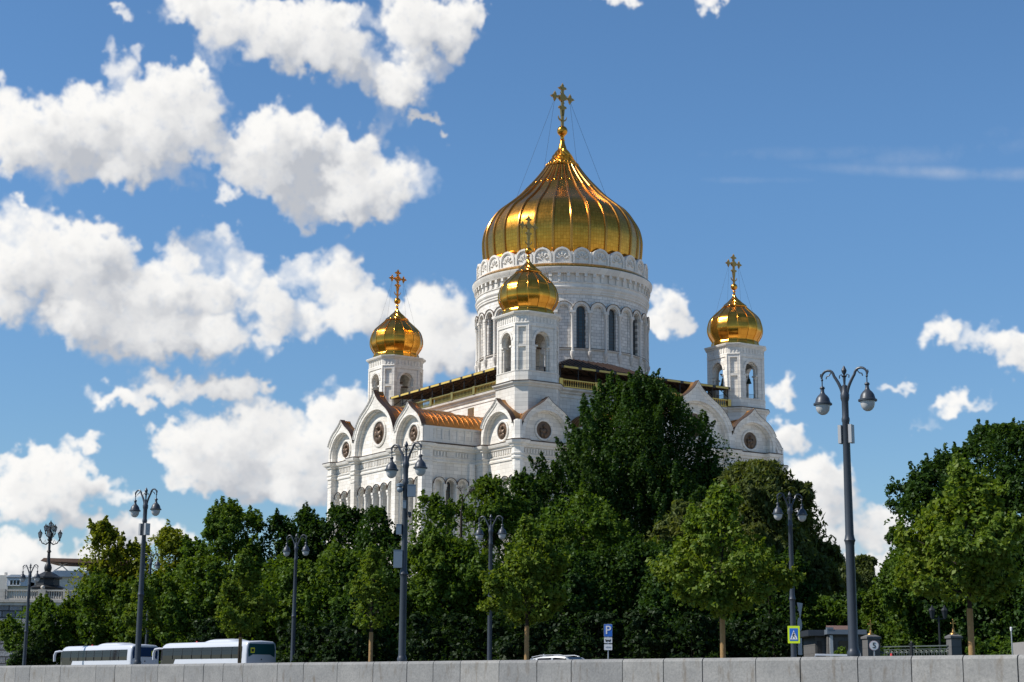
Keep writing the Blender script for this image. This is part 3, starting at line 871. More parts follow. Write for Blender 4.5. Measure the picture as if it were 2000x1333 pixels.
def make_tower():
    b = MB()
    c, h = 4.2, 2.72
    body = octo(c, h); base = octo(4.4, 2.85)
    b.grid([[(x, y, 36) for x, y in base], [(x, y, 47.5) for x, y in base]], True, False)
    pl = octo(4.32, 2.8)
    b.grid([[(x, y, 47.9) for x, y in pl], [(x, y, 49.8) for x, y in pl]], True, False); b.face([(x, y, 49.8) for x, y in pl])
    # belfry walls: four arched faces
    for k in range(4):
        ca, sa = math.cos(k * PI / 2), math.sin(k * PI / 2)
        M = lambda t, z, d, ca=ca, sa=sa: ((-c + d) * ca - t * sa, (-c + d) * sa + t * ca, z)
        b.panel(M, -h, h, 49.8, 57.6, [(0, 1.42, 49.8, 55.0)], 0, .5)
        b.panel(M, -h + .3, h - .3, 49.8, 57.6, [(0, 1.22, 49.8, 55.0)], .5, 1.0); b.panel(M, -h + .3, h - .3, 49.8, 57.6, [(0, 1.22, 49.8, 55.0)], 1.0, 1.0)
        b.box(-h + .45, h - .45, -.035, .1, 48.25, 49.45, lambda t, y, z: M(t, z, y - .1))
        # frame round the arch
        for s in (-1, 1):
            b.box(min(s * h, s * 2.28), max(s * h, s * 2.28), -.12, .0, 49.8, 57.2, lambda t, y, z: M(t, z, y))
            rows = [[M(s * 1.28 + r * math.cos(2 * PI * j / 10), z, .42 + r * math.sin(2 * PI * j / 10)) for j in range(10)] for r, z in ((.25, 49.8), (.22, 53.3), (.30, 53.4), (.32, 53.9))]
            b.grid(rows, True, True)
            b.box(s * 1.28 - .36, s * 1.28 + .36, -.08, 1.02, 53.85, 54.1, lambda t, y, z: M(t, z, y))
        b.box(-h, h, -.12, 0, 57.2, 57.6, lambda t, y, z: M(t, z, y))
        b.arch_ring(M, 0, 1.42, 1.62, 55.0, -.08, .05, 14); b.arch_ring(M, 0, 1.62, 1.86, 55.0, -.12, .02, 14)
        # chamfered angle with two sunk niches
        e = (c - h) * math.sqrt(2) / 2; L = (c + h) / math.sqrt(2)
        ca2, sa2 = math.cos(k * PI / 2 + PI / 4), math.sin(k * PI / 2 + PI / 4)
        N = lambda t, z, d, ca=ca2, sa=sa2: ((-L + d) * ca - t * sa, (-L + d) * sa + t * ca, z)
        b.panel(N, -e, e, 49.8, 57.6, [], .3, .3)
        for s in (-1, 1): b.box(min(s * e, s * (e - .42)), max(s * e, s * (e - .42)), 0, .35, 49.8, 57.6, lambda t, y, z: N(t, z, y))
        b.box(-e + .42, e - .42, .02, .35, 53.75, 54.15, lambda t, y, z: N(t, z, y)); b.box(-e + .42, e - .42, .003, .35, 57.0, 57.6, lambda t, y, z: N(t, z, y))
        # band of small sunk panels
        for i in range(8):
            t = -h + .35 + i * (2 * h - .7) / 7
            b.box(t - .12, t + .12, -.12, .02, 57.95, 58.75, lambda tt, y, z: M(tt, z, y))
        for t in (-.6, 0, .6): b.box(t - .12, t + .12, -.12, .02, 57.95, 58.75, lambda tt, y, z: N(tt, z, y))
    b.face([(x, y, 57.5) for x, y in octo(c - .3, h - .1)])
    o = b.build('bell_tower', STONE, cath, loc=(-AO, -AO, 0))
    m = MB()
    m.mould(octo(4.32, 2.8), [(0, 47.2), (.25, 47.3), (.3, 47.5), (.62, 47.75), (.7, 48.05), (.55, 48.12), (0, 48.2)], True); m.build('string_course', TRIM, o); m = MB(); m.mould(octo(4.32, 2.8), [(.71, 47.98), (.75, 48.0), (.75, 48.1), (.5, 48.17)], True); m.build('flashing', FLASH, o); m = MB()
    m.mould(octo(4.25, 2.74), [(.05, 49.7), (.14, 49.74), (.14, 49.86), (-.3, 49.9)], True); m.build('sill_band', TRIM, o); m = MB()
    m.mould(body, [(-.05, 57.55), (.14, 57.58), (.14, 57.72), (.02, 57.8), (.02, 58.8), (.16, 58.9), (.2, 59.05), (.44, 59.15), (.56, 59.4), (.56, 59.5), (-1.5, 59.72)], True)
    m.build('cornice', TRIM, o)
    d = MB(); prof = smooth_prof(SMALL_PROF, 3)
    ph = 11.25
    gored(d, prof, 16, R(ph))
    for k in range(16): rib_strip(d, prof, R(ph + k * 22.5), .12, .10)
    crown(d, [(2.22, 66.93), (2.15, 67.12), (1.72, 67.5), (1.12, 68.1), (.62, 68.62), (.3, 69.1), (.2, 69.4)], 10, 1.7)
    d.lathe([(2.02, 66.8), (2.25, 66.88), (2.3, 67.0), (2.12, 67.12)], 32); d.lathe([(.2, 69.3), (.3, 69.42), (.18, 69.55), (.16, 69.75), (.3, 69.95), (.24, 70.1)], 16)
    d.ball((0, 0, 70.82), .62, 18, 12)
    d.build('onion_dome', GOLD_SMALL, o)
    cr = cross_mesh(1.92, 76.95, 75.1, 73.8, 71.95, 71.3, .13).build('cross', GOLD_DARK, o)
    for s in (-1, 1):
        for q in (-1, 1):
            w = MB(); w.tube([(s * 1.1, 0, 74.95), (s * 3.1, q * 1.6, 65.6)], .013, 4, False); w.build('guy_wire', BLACK, o)
    for k in range(4):
        ca, sa = math.cos(k * PI / 2), math.sin(k * PI / 2)
        M = lambda t, z, d, ca=ca, sa=sa: ((-c + d) * ca - t * sa, (-c + d) * sa + t * ca, z)
        r = MB()
        for z in (49.95, 50.75): r.bar(M(-1.2, z, .75), M(1.2, z, .75), .05)
        for i in range(9): r.bar(M(-1.15 + i * .2875, 49.9, .75), M(-1.15 + i * .2875, 50.8, .75), .035)
        r.build('railing', BLACK, o)
    f = MB()
    f.bar((-2.6, 0, 54.6), (2.6, 0, 54.6), .25, .3); f.bar((0, -2.6, 54.9), (0, 2.6, 54.9), .25, .3); f.bar((-2.6, 1.2, 54.75), (2.6, 1.2, 54.75), .18)
    f.build('bell_beam', BROWN, o)
    return o


tow = make_tower()
for (sx, sy) in ((-1, 1), (1, -1)):
    t2 = copy_tree(tow, cath); t2.location = (sx * AO, sy * AO, 0)

# ---- drum
DR = 15.45
m = MB()
NB = 32; st = 2 * PI / NB
dmap = lambda th: (lambda t, z, d: ((DR - d) * math.cos(th + t / DR), (DR - d) * math.sin(th + t / DR), z))
bw = st * DR / 2
for k in range(NB):
    M = dmap(k * st); win = (k % 2 == 0)
    hw = .82
    m.panel(M, -bw, bw, 57.4, 67.2, [(0, hw, 57.65, 64.35)], 0, .5, 6)
    m.arch_fill(M, 0, hw, 57.65, 64.35, .5 if win else .16, 6)
m.lathe([(DR, 46), (DR, 57.4)], 96); m.lathe([(DR, 67.1), (DR + .05, 69.0), (DR, 71)], 96)
drum = m.build('drum', STONE_DRUM, cath)
m = MB()
for k in range(NB):
    M = dmap(k * st)
    m.arch_ring(M, 0, .86, 1.06, 64.35, -.22, .1, 12); m.arch_ring(M, 0, 1.06, bw - .005, 64.35, -.42, .02, 12); m.arch_ring(M, 0, bw - .05, bw + .03, 64.35, -.55, -.40, 12)
    a = (k + .5) * st
    for (dr_, n_) in ((.12, 10),):
        c_ = ((DR + dr_) * math.cos(a), (DR + dr_) * math.sin(a))
        m.lathe([(.02, 55.4), (.18, 55.9), (.42, 56.4), (.46, 57.0), (.3, 57.1), (.3, 57.5), (.26, 57.6), (.25, 63.3), (.32, 63.4), (.4, 63.85)], n_, c_)
    Q = dmap(a); m.box(-.48, .48, -.55, .1, 63.85, 64.3, lambda t, y, z: Q(t, z, y))
ring = lambda pr, n=128: m.lathe(pr, n)
ring([(DR + .0, 57.35), (DR + .28, 57.4), (DR + .28, 57.6), (DR, 57.66)])
ring([(DR, 67.2), (DR + .2, 67.35), (DR + .2, 67.6), (DR + .32, 67.75), (DR + .32, 68.05), (DR + .5, 68.25), (DR + .55, 68.5), (DR + .3, 68.62), (DR + .3, 69.15), (DR + .45, 69.25), (DR + .45, 69.4), (DR + .2, 69.45), (DR + .2, 70.8), (DR + .75, 70.9), (DR + .85, 71.2), (DR + 1.05, 71.5), (DR + 1.12, 71.9), (DR + 1.0, 72.0), (DR + .2, 72.1)])
for k in range(64):
    Q = dmap((k + .5) * 2 * PI / 64)
    m.box(-.26, .26, -.72, -.15, 70.3, 70.9, lambda t, y, z: Q(t, z, y)); m.box(-.22, .22, -.5, -.15, 69.45, 70.3, lambda t, y, z: Q(t, z, y))
m.build('stone_mouldings', TRIM, drum)
m = MB()
for k in range(NB): m.arch_ring(dmap(k * st), 0, bw - .04, bw + .045, 64.35, -.57, -.38, 12)
m.lathe([(DR + .29, 57.54), (DR + .33, 57.56), (DR + .33, 57.63), (DR + .1, 57.67)], 96)
m.build('flashing', FLASH, drum)
for k in range(0, NB, 2):
    g = MB(); g.arch_fill(dmap(k * st), 0, .80, 57.7, 64.35, .47, 6); g.build('window', GLASS, drum)
m = MB()
m.lathe([(DR + 1.08, 72.0), (DR + .95, 72.2), (DR + .3, 72.75), (DR + .1, 72.8)], 128)
NK = 28; kst = 2 * PI / NK; KPH = R(-124.76)
for k in range(NK):
    a = KPH + k * kst
    rows = []
    for (rr, zt) in ((DR + .12, 75.62), (DR - 1.9, 76.5)):
        row = []
        for j in range(9):
            u = -1 + j / 4
            zz = zt - (abs(u) ** 1.6) * 1.35
            aa = a + u * kst / 2 * .96
            row.append((rr * math.cos(aa), rr * math.sin(aa), zz))
        rows.append(row)
    m.grid(rows, False, False)
m.build('gilded_band', GOLD, drum)
# carved arches round the foot of the dome
KR = DR + .25
M0 = lambda t, z, d: ((KR - d) * math.cos(t / KR), (KR - d) * math.sin(t / KR), z)
m = MB(); kw = kst * KR / 2
pts = [(-kw, 72.7), (kw, 72.7), (kw, 74.95)] + [(kw * .97 * math.cos(PI * i / 16), max(74.95 - .25 * (abs(i - 8) < 7), 74.05 + (kw * .88) * math.sin(PI * i / 16) + (.12 * max(0, 1 - abs(i - 8) / 2.0)))) for i in range(17)] + [(-kw, 74.95)]
m.face([M0(t, z, .12) for t, z in pts])
for i in range(2, len(pts) - 1):
    (a, za), (b_, zb) = pts[i], pts[i + 1]
    m.face([M0(a, za, .12), M0(b_, zb, .12), M0(b_, zb, .9), M0(a, za, .9)])
m.arch_ring(M0, 0, kw * .74, kw * .92, 74.0, -.10, .14, 16); m.arch_ring(M0, 0, kw * .66, kw * .74, 74.0, -.02, .14, 16)
for s in (-1, 1): m.box(min(s * kw * .74, s * kw * .92), max(s * kw * .74, s * kw * .92), -.1, .13, 72.8, 74.0, lambda t, y, z: M0(t, z, y))
m.box(-kw, kw, -.14, .13, 72.7, 72.86, lambda t, y, z: M0(t, z, y))
for i in range(5):                                       # fan of petals
    an = PI * (i + .5) / 5
    for rr, s_ in ((.55, .13), (.85, .2), (1.05, .16)):
        cx_, cz_ = rr * math.cos(an), 73.45 + rr * 1.12 * math.sin(an)
        if abs(cx_) > kw * .64: continue
        rows = [[M0(cx_ + s_ * math.cos(t_) * math.cos(2 * PI * j / 8), cz_ + s_ * math.cos(t_) * math.sin(2 * PI * j / 8), .12 - .16 * math.sin(t_)) for j in range(8)] for t_ in (0, PI / 6, PI / 3, PI / 2)]
        m.grid(rows, True, True)
k0 = m.build('rosette_arch', TRIM, drum); k0.rotation_euler = (0, 0, KPH)
for k in range(1, NK):
    c_ = k0.copy(); COL.objects.link(c_); c_.parent = drum; c_.rotation_euler = (0, 0, KPH + k * kst)

# ---- main dome
MAIN = [(13.8, 72.9), (14.15, 75.0), (14.45, 77.0), (14.62, 79.1), (14.58, 80.6), (14.15, 82.4), (13.3, 84.0), (12.05, 85.6), (10.1, 87.2), (8.3, 88.75), (6.85, 90.3), (5.4, 91.9), (4.15, 93.45), (3.1, 94.95)]
prof = smooth_prof(MAIN, 4)
m = MB(); gored(m, prof, NK, KPH + kst / 2, sub=4)
m.lathe([(3.0, 94.7), (3.25, 94.85), (3.35, 95.05), (3.05, 95.2), (3.05, 95.45), (2.8, 95.7)], 48)
for k in range(28): m.ball((2.95 * math.cos(k * kst), 2.95 * math.sin(k * kst), 95.42), .25, 8, 6)
crown(m, [(2.75, 95.6), (2.5, 95.95), (2.1, 96.6), (1.7, 97.4), (1.2, 98.15), (.85, 98.6)], 12, 1.6)
m.lathe([(.85, 98.5), (.8, 98.95), (.55, 99.7), (.42, 100.4), (.52, 100.5), (.36, 100.65), (.34, 101.1), (.5, 101.35), (.4, 101.45)], 24)
m.ball((0, 0, 102.3), 1.0, 24, 16)
# drops that hang between the ribs below the cap
for k in range(NK):
    a = KPH + k * kst
    P_ = [(r_ + .02, z_) for r_, z_ in prof if 91.0 < z_ < 94.9]
    rib_strip(m, P_, a, .36, .16)
    m.ball((P_[0][0] * math.cos(a), P_[0][0] * math.sin(a), P_[0][1] - .1), .27, 10, 8, (.8, .8, 1.2))
dome = m.build('main_dome', GOLD_MAIN, cath)
m = MB(); rib_strip(m, prof, 0, .27, .27); rb = m.build('rib', GOLD_RIB, dome); rb.rotation_euler = (0, 0, KPH + kst / 2)
for k in range(1, NK):
    c_ = rb.copy(); COL.objects.link(c_); c_.parent = dome; c_.rotation_euler = (0, 0, KPH + (k + .5) * kst)
cross_mesh(2.72, 111.75, 108.9, 106.9, 104.3, 103.1, .2).build('cross', GOLD_DARK, dome)
for s in (-1, 1):
    for q in (-1, 1):
        w = MB(); w.tube([(s * 1.7, 0, 108.6), (s * 7.6, q * 4.2, 88.6)], .022, 4, False); w.build('guy_wire', BLACK, dome)

# ---- terrace round the drum: gilded balustrade, walkway roof, low copper roofs
def build_edge():
    E0 = 25.25
    F = lambda t, z, d: (-E0 + d, t, z)
    bx = lambda mb, t0, t1, y0, y1, z0, z1: mb.box(t0, t1, y0, y1, z0, z1, lambda t, y, z: F(t, z, y))
    b = MB(); T = 17.85
    bx(b, -T, T, -.18, .18, 48.02, 48.2); bx(b, -T, T, -.2, .2, 49.16, 49.34)
    for k in range(6):
        t = -T + 2 * T * k / 5; bx(b, t - .35, t + .35, -.26, .26, 48.02, 49.42)
    n = 78
    for i in range(n):
        t = -T + 2 * T * (i + .5) / n
        b.lathe([(.06, 48.2), (.13, 48.45), (.06, 48.72), (.08, 48.9), (.18, 49.12)], 6, smooth=True) if False else None
        rows = [[F(t + r * math.cos(2 * PI * j / 6), z, r * math.sin(2 * PI * j / 6)) for j in range(6)] for r, z in ((.05, 48.2), (.11, 48.42), (.04, 48.7), (.05, 48.88), (.13, 49.16))]
        b.grid(rows, True, True)
    o = b.build('balustrade', GOLD_RAIL, cath)
    c = MB(); e = .4
    F2 = lambda t, z, d: (-E0 - e + d, t, z)
    T2 = 17.9
    slab = lambda t0, t1, d0, d1, o0, o1: c.grid([[F2(t0, 51.5 + d0 * .09 + o0, d0), F2(t1, 51.5 + d0 * .09 + o0, d0), F2(t1, 51.5 + d0 * .09 + o1, d0), F2(t0, 51.5 + d0 * .09 + o1, d0)], [F2(t0, 51.5 + d1 * .09 + o0, d1), F2(t1, 51.5 + d1 * .09 + o0, d1), F2(t1, 51.5 + d1 * .09 + o1, d1), F2(t0, 51.5 + d1 * .09 + o1, d1)]], True, False)
    slab(-T2, T2, .02, 9.5, -.1, .06)
    for k in range(21):
        t = -T2 + .2 + k * (2 * T2 - .4) / 20; slab(t - .06, t + .06, .1, 9.4, -.34, -.1)
    for d in (1.6, 3.4, 5.2, 7.0, 8.6): c.bar(F2(-T2, 51.42 + d * .09 - .12, d), F2(T2, 51.42 + d * .09 - .12, d), .12, .2)
    c.box(-T2, T2, 9.3, 9.5, 47.9, 52.3, lambda t, y, z: F2(t, z, y))
    can = c.build('walkway_roof', BROWN, cath)
    f = MB(); f.box(-T2, T2, -.06, .02, 51.14, 51.56, lambda t, y, z: F2(t, z, y)); f.build('eaves_fascia', BLACK, can)
    for k in range(10):
        t = -T2 + 1.85 + k * (2 * T2 - 3.7 + 0.0) / 9.0
        y = MB(); y.box(t - 1.42, t + 1.42, -.1, -.055, 51.17, 51.5, lambda tt, yy, z: F2(tt, z, yy)); y.build('fascia_board', YELLOW, can)
    for k in range(11):
        t = -T2 + .1 + k * (2 * T2 - .2) / 10.0
        y = MB(); y.bar(F2(t, 48.0, .5), F2(t, 51.3, .5), .12); y.bar(F2(t, 49.9, .55), F2(t, 51.5, 2.6), .09); y.build('post', BLACK, can)
    return o, can


o1, o2 = build_edge()
for o in (o1, o2):
    c_ = copy_tree(o, cath); c_.rotation_euler = (0, 0, R(90))
m = MB()
A = [(-18.2, -25.2, 51.75), (1.0, -25.2, 51.75), (1.0, -13.5, 51.75), (-18.2, -13.5, 51.75)]; B_ = [(-12.9, -20.6, 53.95), (-4.0, -20.6, 53.95)]
m.face([A[0], A[1], B_[1], B_[0]]); m.face([A[1], A[2], B_[1]]); m.face([A[2], A[3], B_[0], B_[1]]); m.face([A[3], A[0], B_[0]])
for k in range(18):
    x = -17 + k; 
    t_ = min(1, max(0, (x + 18.2) / 5.6), ) if x < -12.6 else (1 if x < -5 else max(0, (1 - x) / 6))
    m.bar((x, -25.2, 51.8), (x, -25.2 + 4.6 * t_, 51.8 + 2.2 * t_), .08, .12)
m.build('hip_roof', COPPER_OLD, cath)
m = MB(); m.box(-17.5, 17.5, -17.5, 17.5, 47.5, 50.0); m.build('terrace_roof', BROWN, cath)

# ---- bells hung in the right-hand belfry
def bell(pos, r, label):
    b = MB(); h = r * 2.1
    x, y, z = pos
    b.lathe([(r, -h), (r * .97, -h + .06), (r * .78, -h * .72), (r * .60, -h * .45), (r * .52, -h * .2), (r * .42, -.12), (r * .15, 0), (.02, .02)], 24)
    b.lathe([(r * .93, -h + .02), (r * .7, -h * .7), (r * .5, -h * .3), (.02, -.2)], 24)
    t = thing('bell', label, 'bell', pos, 0, 'bells in the right belfry')
    b.build('bell_body', BELLM, t)
    c = MB(); c.bar((0, 0, 0), (0, 0, .5), .12); c.bar((-r * .3, 0, .1), (r * .3, 0, .1), .1); c.build('yoke', BLACK, t)
    c = MB(); c.bar((0, 0, -.3), (0, 0, -h - .05), .06); c.ball((0, 0, -h - .05), r * .13, 8, 6); c.build('clapper', BLACK, t)
    return t


def cw(u, v, z): return (CX + u * math.cos(YAW) - v * math.sin(YAW), CY + u * math.sin(YAW) + v * math.cos(YAW), z)


bell(cw(AO - 2.2, -AO + .5, 54.1), 1.05, 'largest dark green bell behind the left arch of the right bell tower')
bell(cw(AO - .9, -AO - 1.9, 54.2), .85, 'dark bell against the left edge of the right arch of the right bell tower')
bell(cw(AO + .9, -AO - 2.4, 53.9), .48, 'small dark bell hanging alone in the right arch of the right bell tower')

# ------------------------------------------------------------------ ground
EH = Vector((-.655, .755)).normalized(); NH = Vector((EH.y, -EH.x)) * 1.0   # along the embankment (away, left) and across it (away, right)
P0 = Vector((10.5, 51.0))


def emb(t, n): return P0 + EH * t + NH * n


def nval(x, y): return (Vector((x, y)) - P0).dot(NH)


def smooth(a, b, x):
    t = min(1, max(0, (x - a) / (b - a))); return t * t * (3 - 2 * t)


RZ = -0.1                                              # road level


def gz(x, y):
    n = nval(x, y)
    if n < -2.0: return -3.4
    h = RZ
    h += 8.75 * smooth(34, 112, n)
    return h


def ground():
    b = MB()
    ns = [-600, -200, -60, -20, -2.65, -2.649, 2.6, 2.601, 20.4, 20.401, 27, 34, 42, 50, 58, 66, 74, 82, 90, 98, 106, 114, 140, 200, 300, 600, 1500, 6000]
    ts = [-6000, -1500, -500, -250, -150, -100, -50, 0, 50, 100, 150, 200, 260, 350, 500, 900, 2000, 6000]
    zf = lambda n: -3.4 if n <= -2.65 else (RZ + .13 if n <= 2.6 else (RZ if n <= 20.4 else RZ + .13 + 8.62 * smooth(34, 112, n)))
    rows = []
    for n in ns:
        rows.append([(*emb(t, n), zf(n)) for t in ts])
    i = ns.index(-2.649)
    return rows, i, ns


GRASS = NT('park_ground'); _o = GRASS.obj()
GRASS.l(GRASS.ramp(GRASS.noise(_o, .6, 6), [(.35, (.022, .030, .012)), (.65, (.05, .062, .022))]), GRASS.p.inputs['Base Color']); GRASS.set(GRASS.p, Roughness=.95); GRASS = GRASS.m
ASPH = plain('asphalt', (.050, .050, .052), .85, 0, .2, 5, .3, .2)
PAVE = plain('paving_slabs', (.24, .23, .22), .8, 0, .15, 2.5, .3)
WATER = NT('river_water'); WATER.p.inputs['Base Color'].default_value = (.03, .045, .04, 1); WATER.set(WATER.p, Roughness=.12); WATER.bump(WATER.noise(WATER.obj(), .5, 4), .4, .3); WATER = WATER.m
rows, i0, ns = ground()


def sheet(name, lo, hi, mat):
    b = MB(); a = ns.index(lo); c = ns.index(hi); b.grid(rows[a:c + 1], False, False)
    return tag(b.build(name, mat), None, None, None, 'structure')


b = MB(); b.grid([rows[ns.index(-600)], rows[ns.index(-2.65)]], False, False); tag(b.build('river', WATER), None, None, None, 'structure')
sheet('near_pavement', -2.649, 2.6, PAVE); sheet('road', 2.601, 20.4, ASPH); sheet('far_pavement', 20.401, 27, PAVE); sheet('hill', 27, 106, GRASS); sheet('plaza', 106, 6000, plain('pale_granite_plaza', (.42, .40, .37), .8, 0, .12, .5, .3))
b = MB()
b.mould([tuple(emb(-300, 2.6)), tuple(emb(600, 2.6))], [(-.0, RZ - .05), (-.0, RZ + .135), (-.15, RZ + .135)]); tag(b.build('kerb', PAVE), None, None, None, 'structure')
PAINT = plain('road_paint', (.7, .7, .68), .7)
b = MB()
for k in range(-20, 60):
    if k % 2: continue
    A = [emb(k * 4, 11.4), emb(k * 4 + 4, 11.4), emb(k * 4 + 4, 11.55), emb(k * 4, 11.55)]; b.face([(*p, RZ + .005) for p in A])
tag(b.build('road_marking', PAINT), None, None, None, 'structure')

# ------------------------------------------------------------------ granite embankment wall
WN = -2.1


def t_at(px, n, py=1300):
    d = ray(px, py); dd = Vector((d.x, d.y))
    # s*dd = P0 + EH t + NH n
    s = (P0.dot(NH) + n) / dd.dot(NH)
    return (dd * s - P0).dot(EH)


GRAN = NT('grey_granite'); _o = GRAN.obj()
_n1 = GRAN.noise(_o, 14, 6, .75); _n2 = GRAN.noise(_o, .8, 5, .6, (1, 1, 1.5)); _n3 = GRAN.noise(_o, 3.0, 4, .6, (1.2, 1.2, .35))
_c = GRAN.ramp(_n1, [(.25, (.155, .158, .157)), (.5, (.23, .232, .228)), (.78, (.31, .308, .30))])
_c = GRAN.mix(.55, _c, GRAN.ramp(_n2, [(.35, (.72, .73, .74)), (.65, (1.08, 1.07, 1.05))]), 'MULTIPLY')
_c = GRAN.mix(GRAN.ramp(_n3, [(.56, (0, 0, 0)), (.72, (.75, .75, .75))]), _c, (.13, .11, .085))
_v = GRAN.n('ShaderNodeTexWhiteNoise'); _v.noise_dimensions = '1D'; GRAN.l(GRAN.n('ShaderNodeNewGeometry').outputs['Random Per Island'], _v.inputs['W'])
_c = GRAN.mix(.5, _c, GRAN.ramp(_v.outputs[0], [(0, (.72, .735, .76)), (1, (1.2, 1.17, 1.12))]), 'MULTIPLY')
GRAN.l(_c, GRAN.p.inputs['Base Color']); GRAN.set(GRAN.p, Roughness=.75); GRAN.p.inputs['Specular IOR Level'].default_value = .35; GRAN.bump(_n1, .5, .012); GRAN = GRAN.m
JOINT = plain('rusty_mortar', (.10, .08, .055), .9, 0, .3, 8)
joints_px = [2060, 1989, 1882, 1781, 1676, 1564, 1477, 1373, 1297, 1217, 1117, 1050, 976, 900, 847, 796, 730, 660, 594, 543, 476, 437, 399, 361, 310, 258, 226, 189, 120, 90, 60, 32, -10]
js = [t_at(p, WN) for p in joints_px]
step = 2.2
js = [js[0] - step * k for k in range(8, 0, -1)] + js + [js[-1] + step * k for k in range(1, 12)]
wall_t = thing('embankment_wall', 'long parapet of grey granite blocks along the bottom of the picture', 'wall', (*emb(0, WN), 0), math.atan2(EH.y, EH.x))
# local frame: x along EH, y = across (towards the river is +y since NH is to the right of EH)
WT = .93 + .0
b = MB(); rn = random.Random(5)
for a, c in zip(js[:-1], js[1:]):
    g = .018; z1 = WT + rn.uniform(-.004, .004); o = rn.uniform(-.006, .006)
    P = [(-.45, -3.6), (.03 + o, -3.6), (.03 + o, z1 - .10), (.0 + o, z1 - .03), (-.05, z1), (-.45, z1)]
    A = [(a + g, y, z) for y, z in P]; B_ = [(c - g, y, z) for y, z in P]
    i = len(b.v); b.v += A + B_
    n_ = len(P)
    for k in range(n_):
        b.f.append((i + k, i + (k + 1) % n_, i + n_ + (k + 1) % n_, i + n_ + k)); b.sm.append(False)
    b.f.append(tuple(range(i, i + n_))[::-1]); b.f.append(tuple(range(i + n_, i + 2 * n_))); b.sm += [False, False]
b.build('granite_blocks', GRAN, wall_t)
b = MB(); b.box(js[0], js[-1], -.43, -.02, -3.5, WT - .05); b.build('mortar', JOINT, wall_t)

# ------------------------------------------------------------------ street lamps
def make_lamp(label, loc, rz, group):
    t = thing('street_lamp', label, 'street lamp', loc, rz, group)
    b = MB()
    b.lathe([(.34, 0), (.34, .25), (.28, .3), (.27, .85), (.22, .95), (.23, 1.02), (.19, 1.08), (.20, 1.2), (.165, 1.26), (.15, 1.34), (.135, 4.4), (.15, 4.5), (.175, 4.56), (.15, 4.63), (.13, 4.75), (.108, 8.2), (.125, 8.24), (.125, 8.32), (.105, 8.38), (.105, 8.85), (.135, 8.95), (.14, 9.08), (.10, 9.16), (.09, 9.35), (.03, 9.4)], 20)
    b.build('pole', IRON, t)
    b = MB(); b.lathe([(.03, 9.35), (.05, 9.62), (.085, 9.66), (.03, 9.7), (.07, 9.78), (.085, 9.84), (.05, 9.92), (.015, 9.99)], 12)
    for s in (-1, 1): b.tube([(s * .02, 0, 9.62), (s * .10, 0, 9.72), (s * .16, 0, 9.68), (s * .15, 0, 9.6)], .018, 6)
    b.build('finial', IRON, t)
    for s in (-1, 1):
        b = MB()
        pts = []
        for u in range(15):
            a = u / 14
            if a < .45: x = .07 + .28 * (a / .45) ** 1.3; z = 9.05 + .66 * (a / .45) ** .8
            else:
                q = (a - .45) / .55 * PI * 1.02
                x = .35 + .20 * (1 - math.cos(q)); z = 9.71 + .20 * math.sin(q) - .05 * q / PI
            pts.append((s * x, 0, z))
        b.tube(pts, [.055 - .022 * i / 14 for i in range(15)], 8)
        b.tube([(s * .44, 0, 9.80), (s * .50, 0, 9.72), (s * .58, 0, 9.70), (s * .60, 0, 9.62)], .02, 6)
        b.tube([(s * .745, 0, 9.68), (s * .79, 0, 9.72), (s * .77, 0, 9.8)], .018, 6)
        x = s * .735
        b.tube([(x, 0, 9.68), (x, 0, 9.36)], .02, 6); b.ball((x, 0, 9.6), .04, 8, 6)
        b.build('arm', IRON, t)
        h = MB(); c_ = (x, 0)
        h.lathe([(.02, 9.40), (.06, 9.39), (.085, 9.34), (.055, 9.30), (.06, 9.22), (.085, 9.16), (.15, 9.10), (.205, 9.02), (.23, 8.93), (.245, 8.88), (.29, 8.86), (.29, 8.81), (.22, 8.80), (.02, 8.82)], 20, c_)
        sh_ = h.build('lamp_shade', IRON, t)
        g = MB(); g.lathe([(.225, 8.81), (.22, 8.73), (.195, 8.63), (.14, 8.55), (.07, 8.505), (.005, 8.5)], 18, c_); g.build('glass_bowl', LAMPGLASS, t)
    return t


def pos_at(px, Y):
    p = at(px, 1300, Y); return (p.x, p.y, RZ)


NEARG, FARG = 'lamps behind the granite wall', 'lamps along the far pavement'
l1 = make_lamp('tallest street lamp, at the right, two hanging bowls and two flat antenna panels', pos_at(1668, 51.0), math.atan2(.54, -.84), NEARG)
specs = [(785, 68.0, 'street lamp in front of the cathedral carrying grey boxes and cameras', NEARG, math.atan2(.54, -.84)),
         (268, 85.2, 'tall street lamp standing before the left coach, flat panels below its bowls', NEARG, math.atan2(.54, -.84)),
         (1551, 85.0, 'street lamp with the yellow crossing sign mounted low on its pole', FARG, math.atan2(.42, .9)),
         (956, 97.5, 'bare street lamp just left of the fresh green linden beside the silver car', FARG, math.atan2(.40, -.9)),
         (571, 111.0, 'bare street lamp just right of the right-hand coach', FARG, math.atan2(.40, -.9)),
         (284, 146.0, 'street lamp mostly hidden in leaves behind the left coach', FARG, math.atan2(.40, -.9)),
         (47, 136.0, 'leftmost street lamp, slim and far off before the stone terrace', FARG, math.atan2(.40, -.9))]
lamps = [l1]
for px, Y, lab, grp, rz in specs:
    c_ = copy_tree(l1); c_.location = pos_at(px, Y); c_.rotation_euler = (0, 0, rz); c_['label'] = lab; c_['group'] = grp; lamps.append(c_)
lamps[6].location.z += 1.4; lamps[7].location.z -= .35
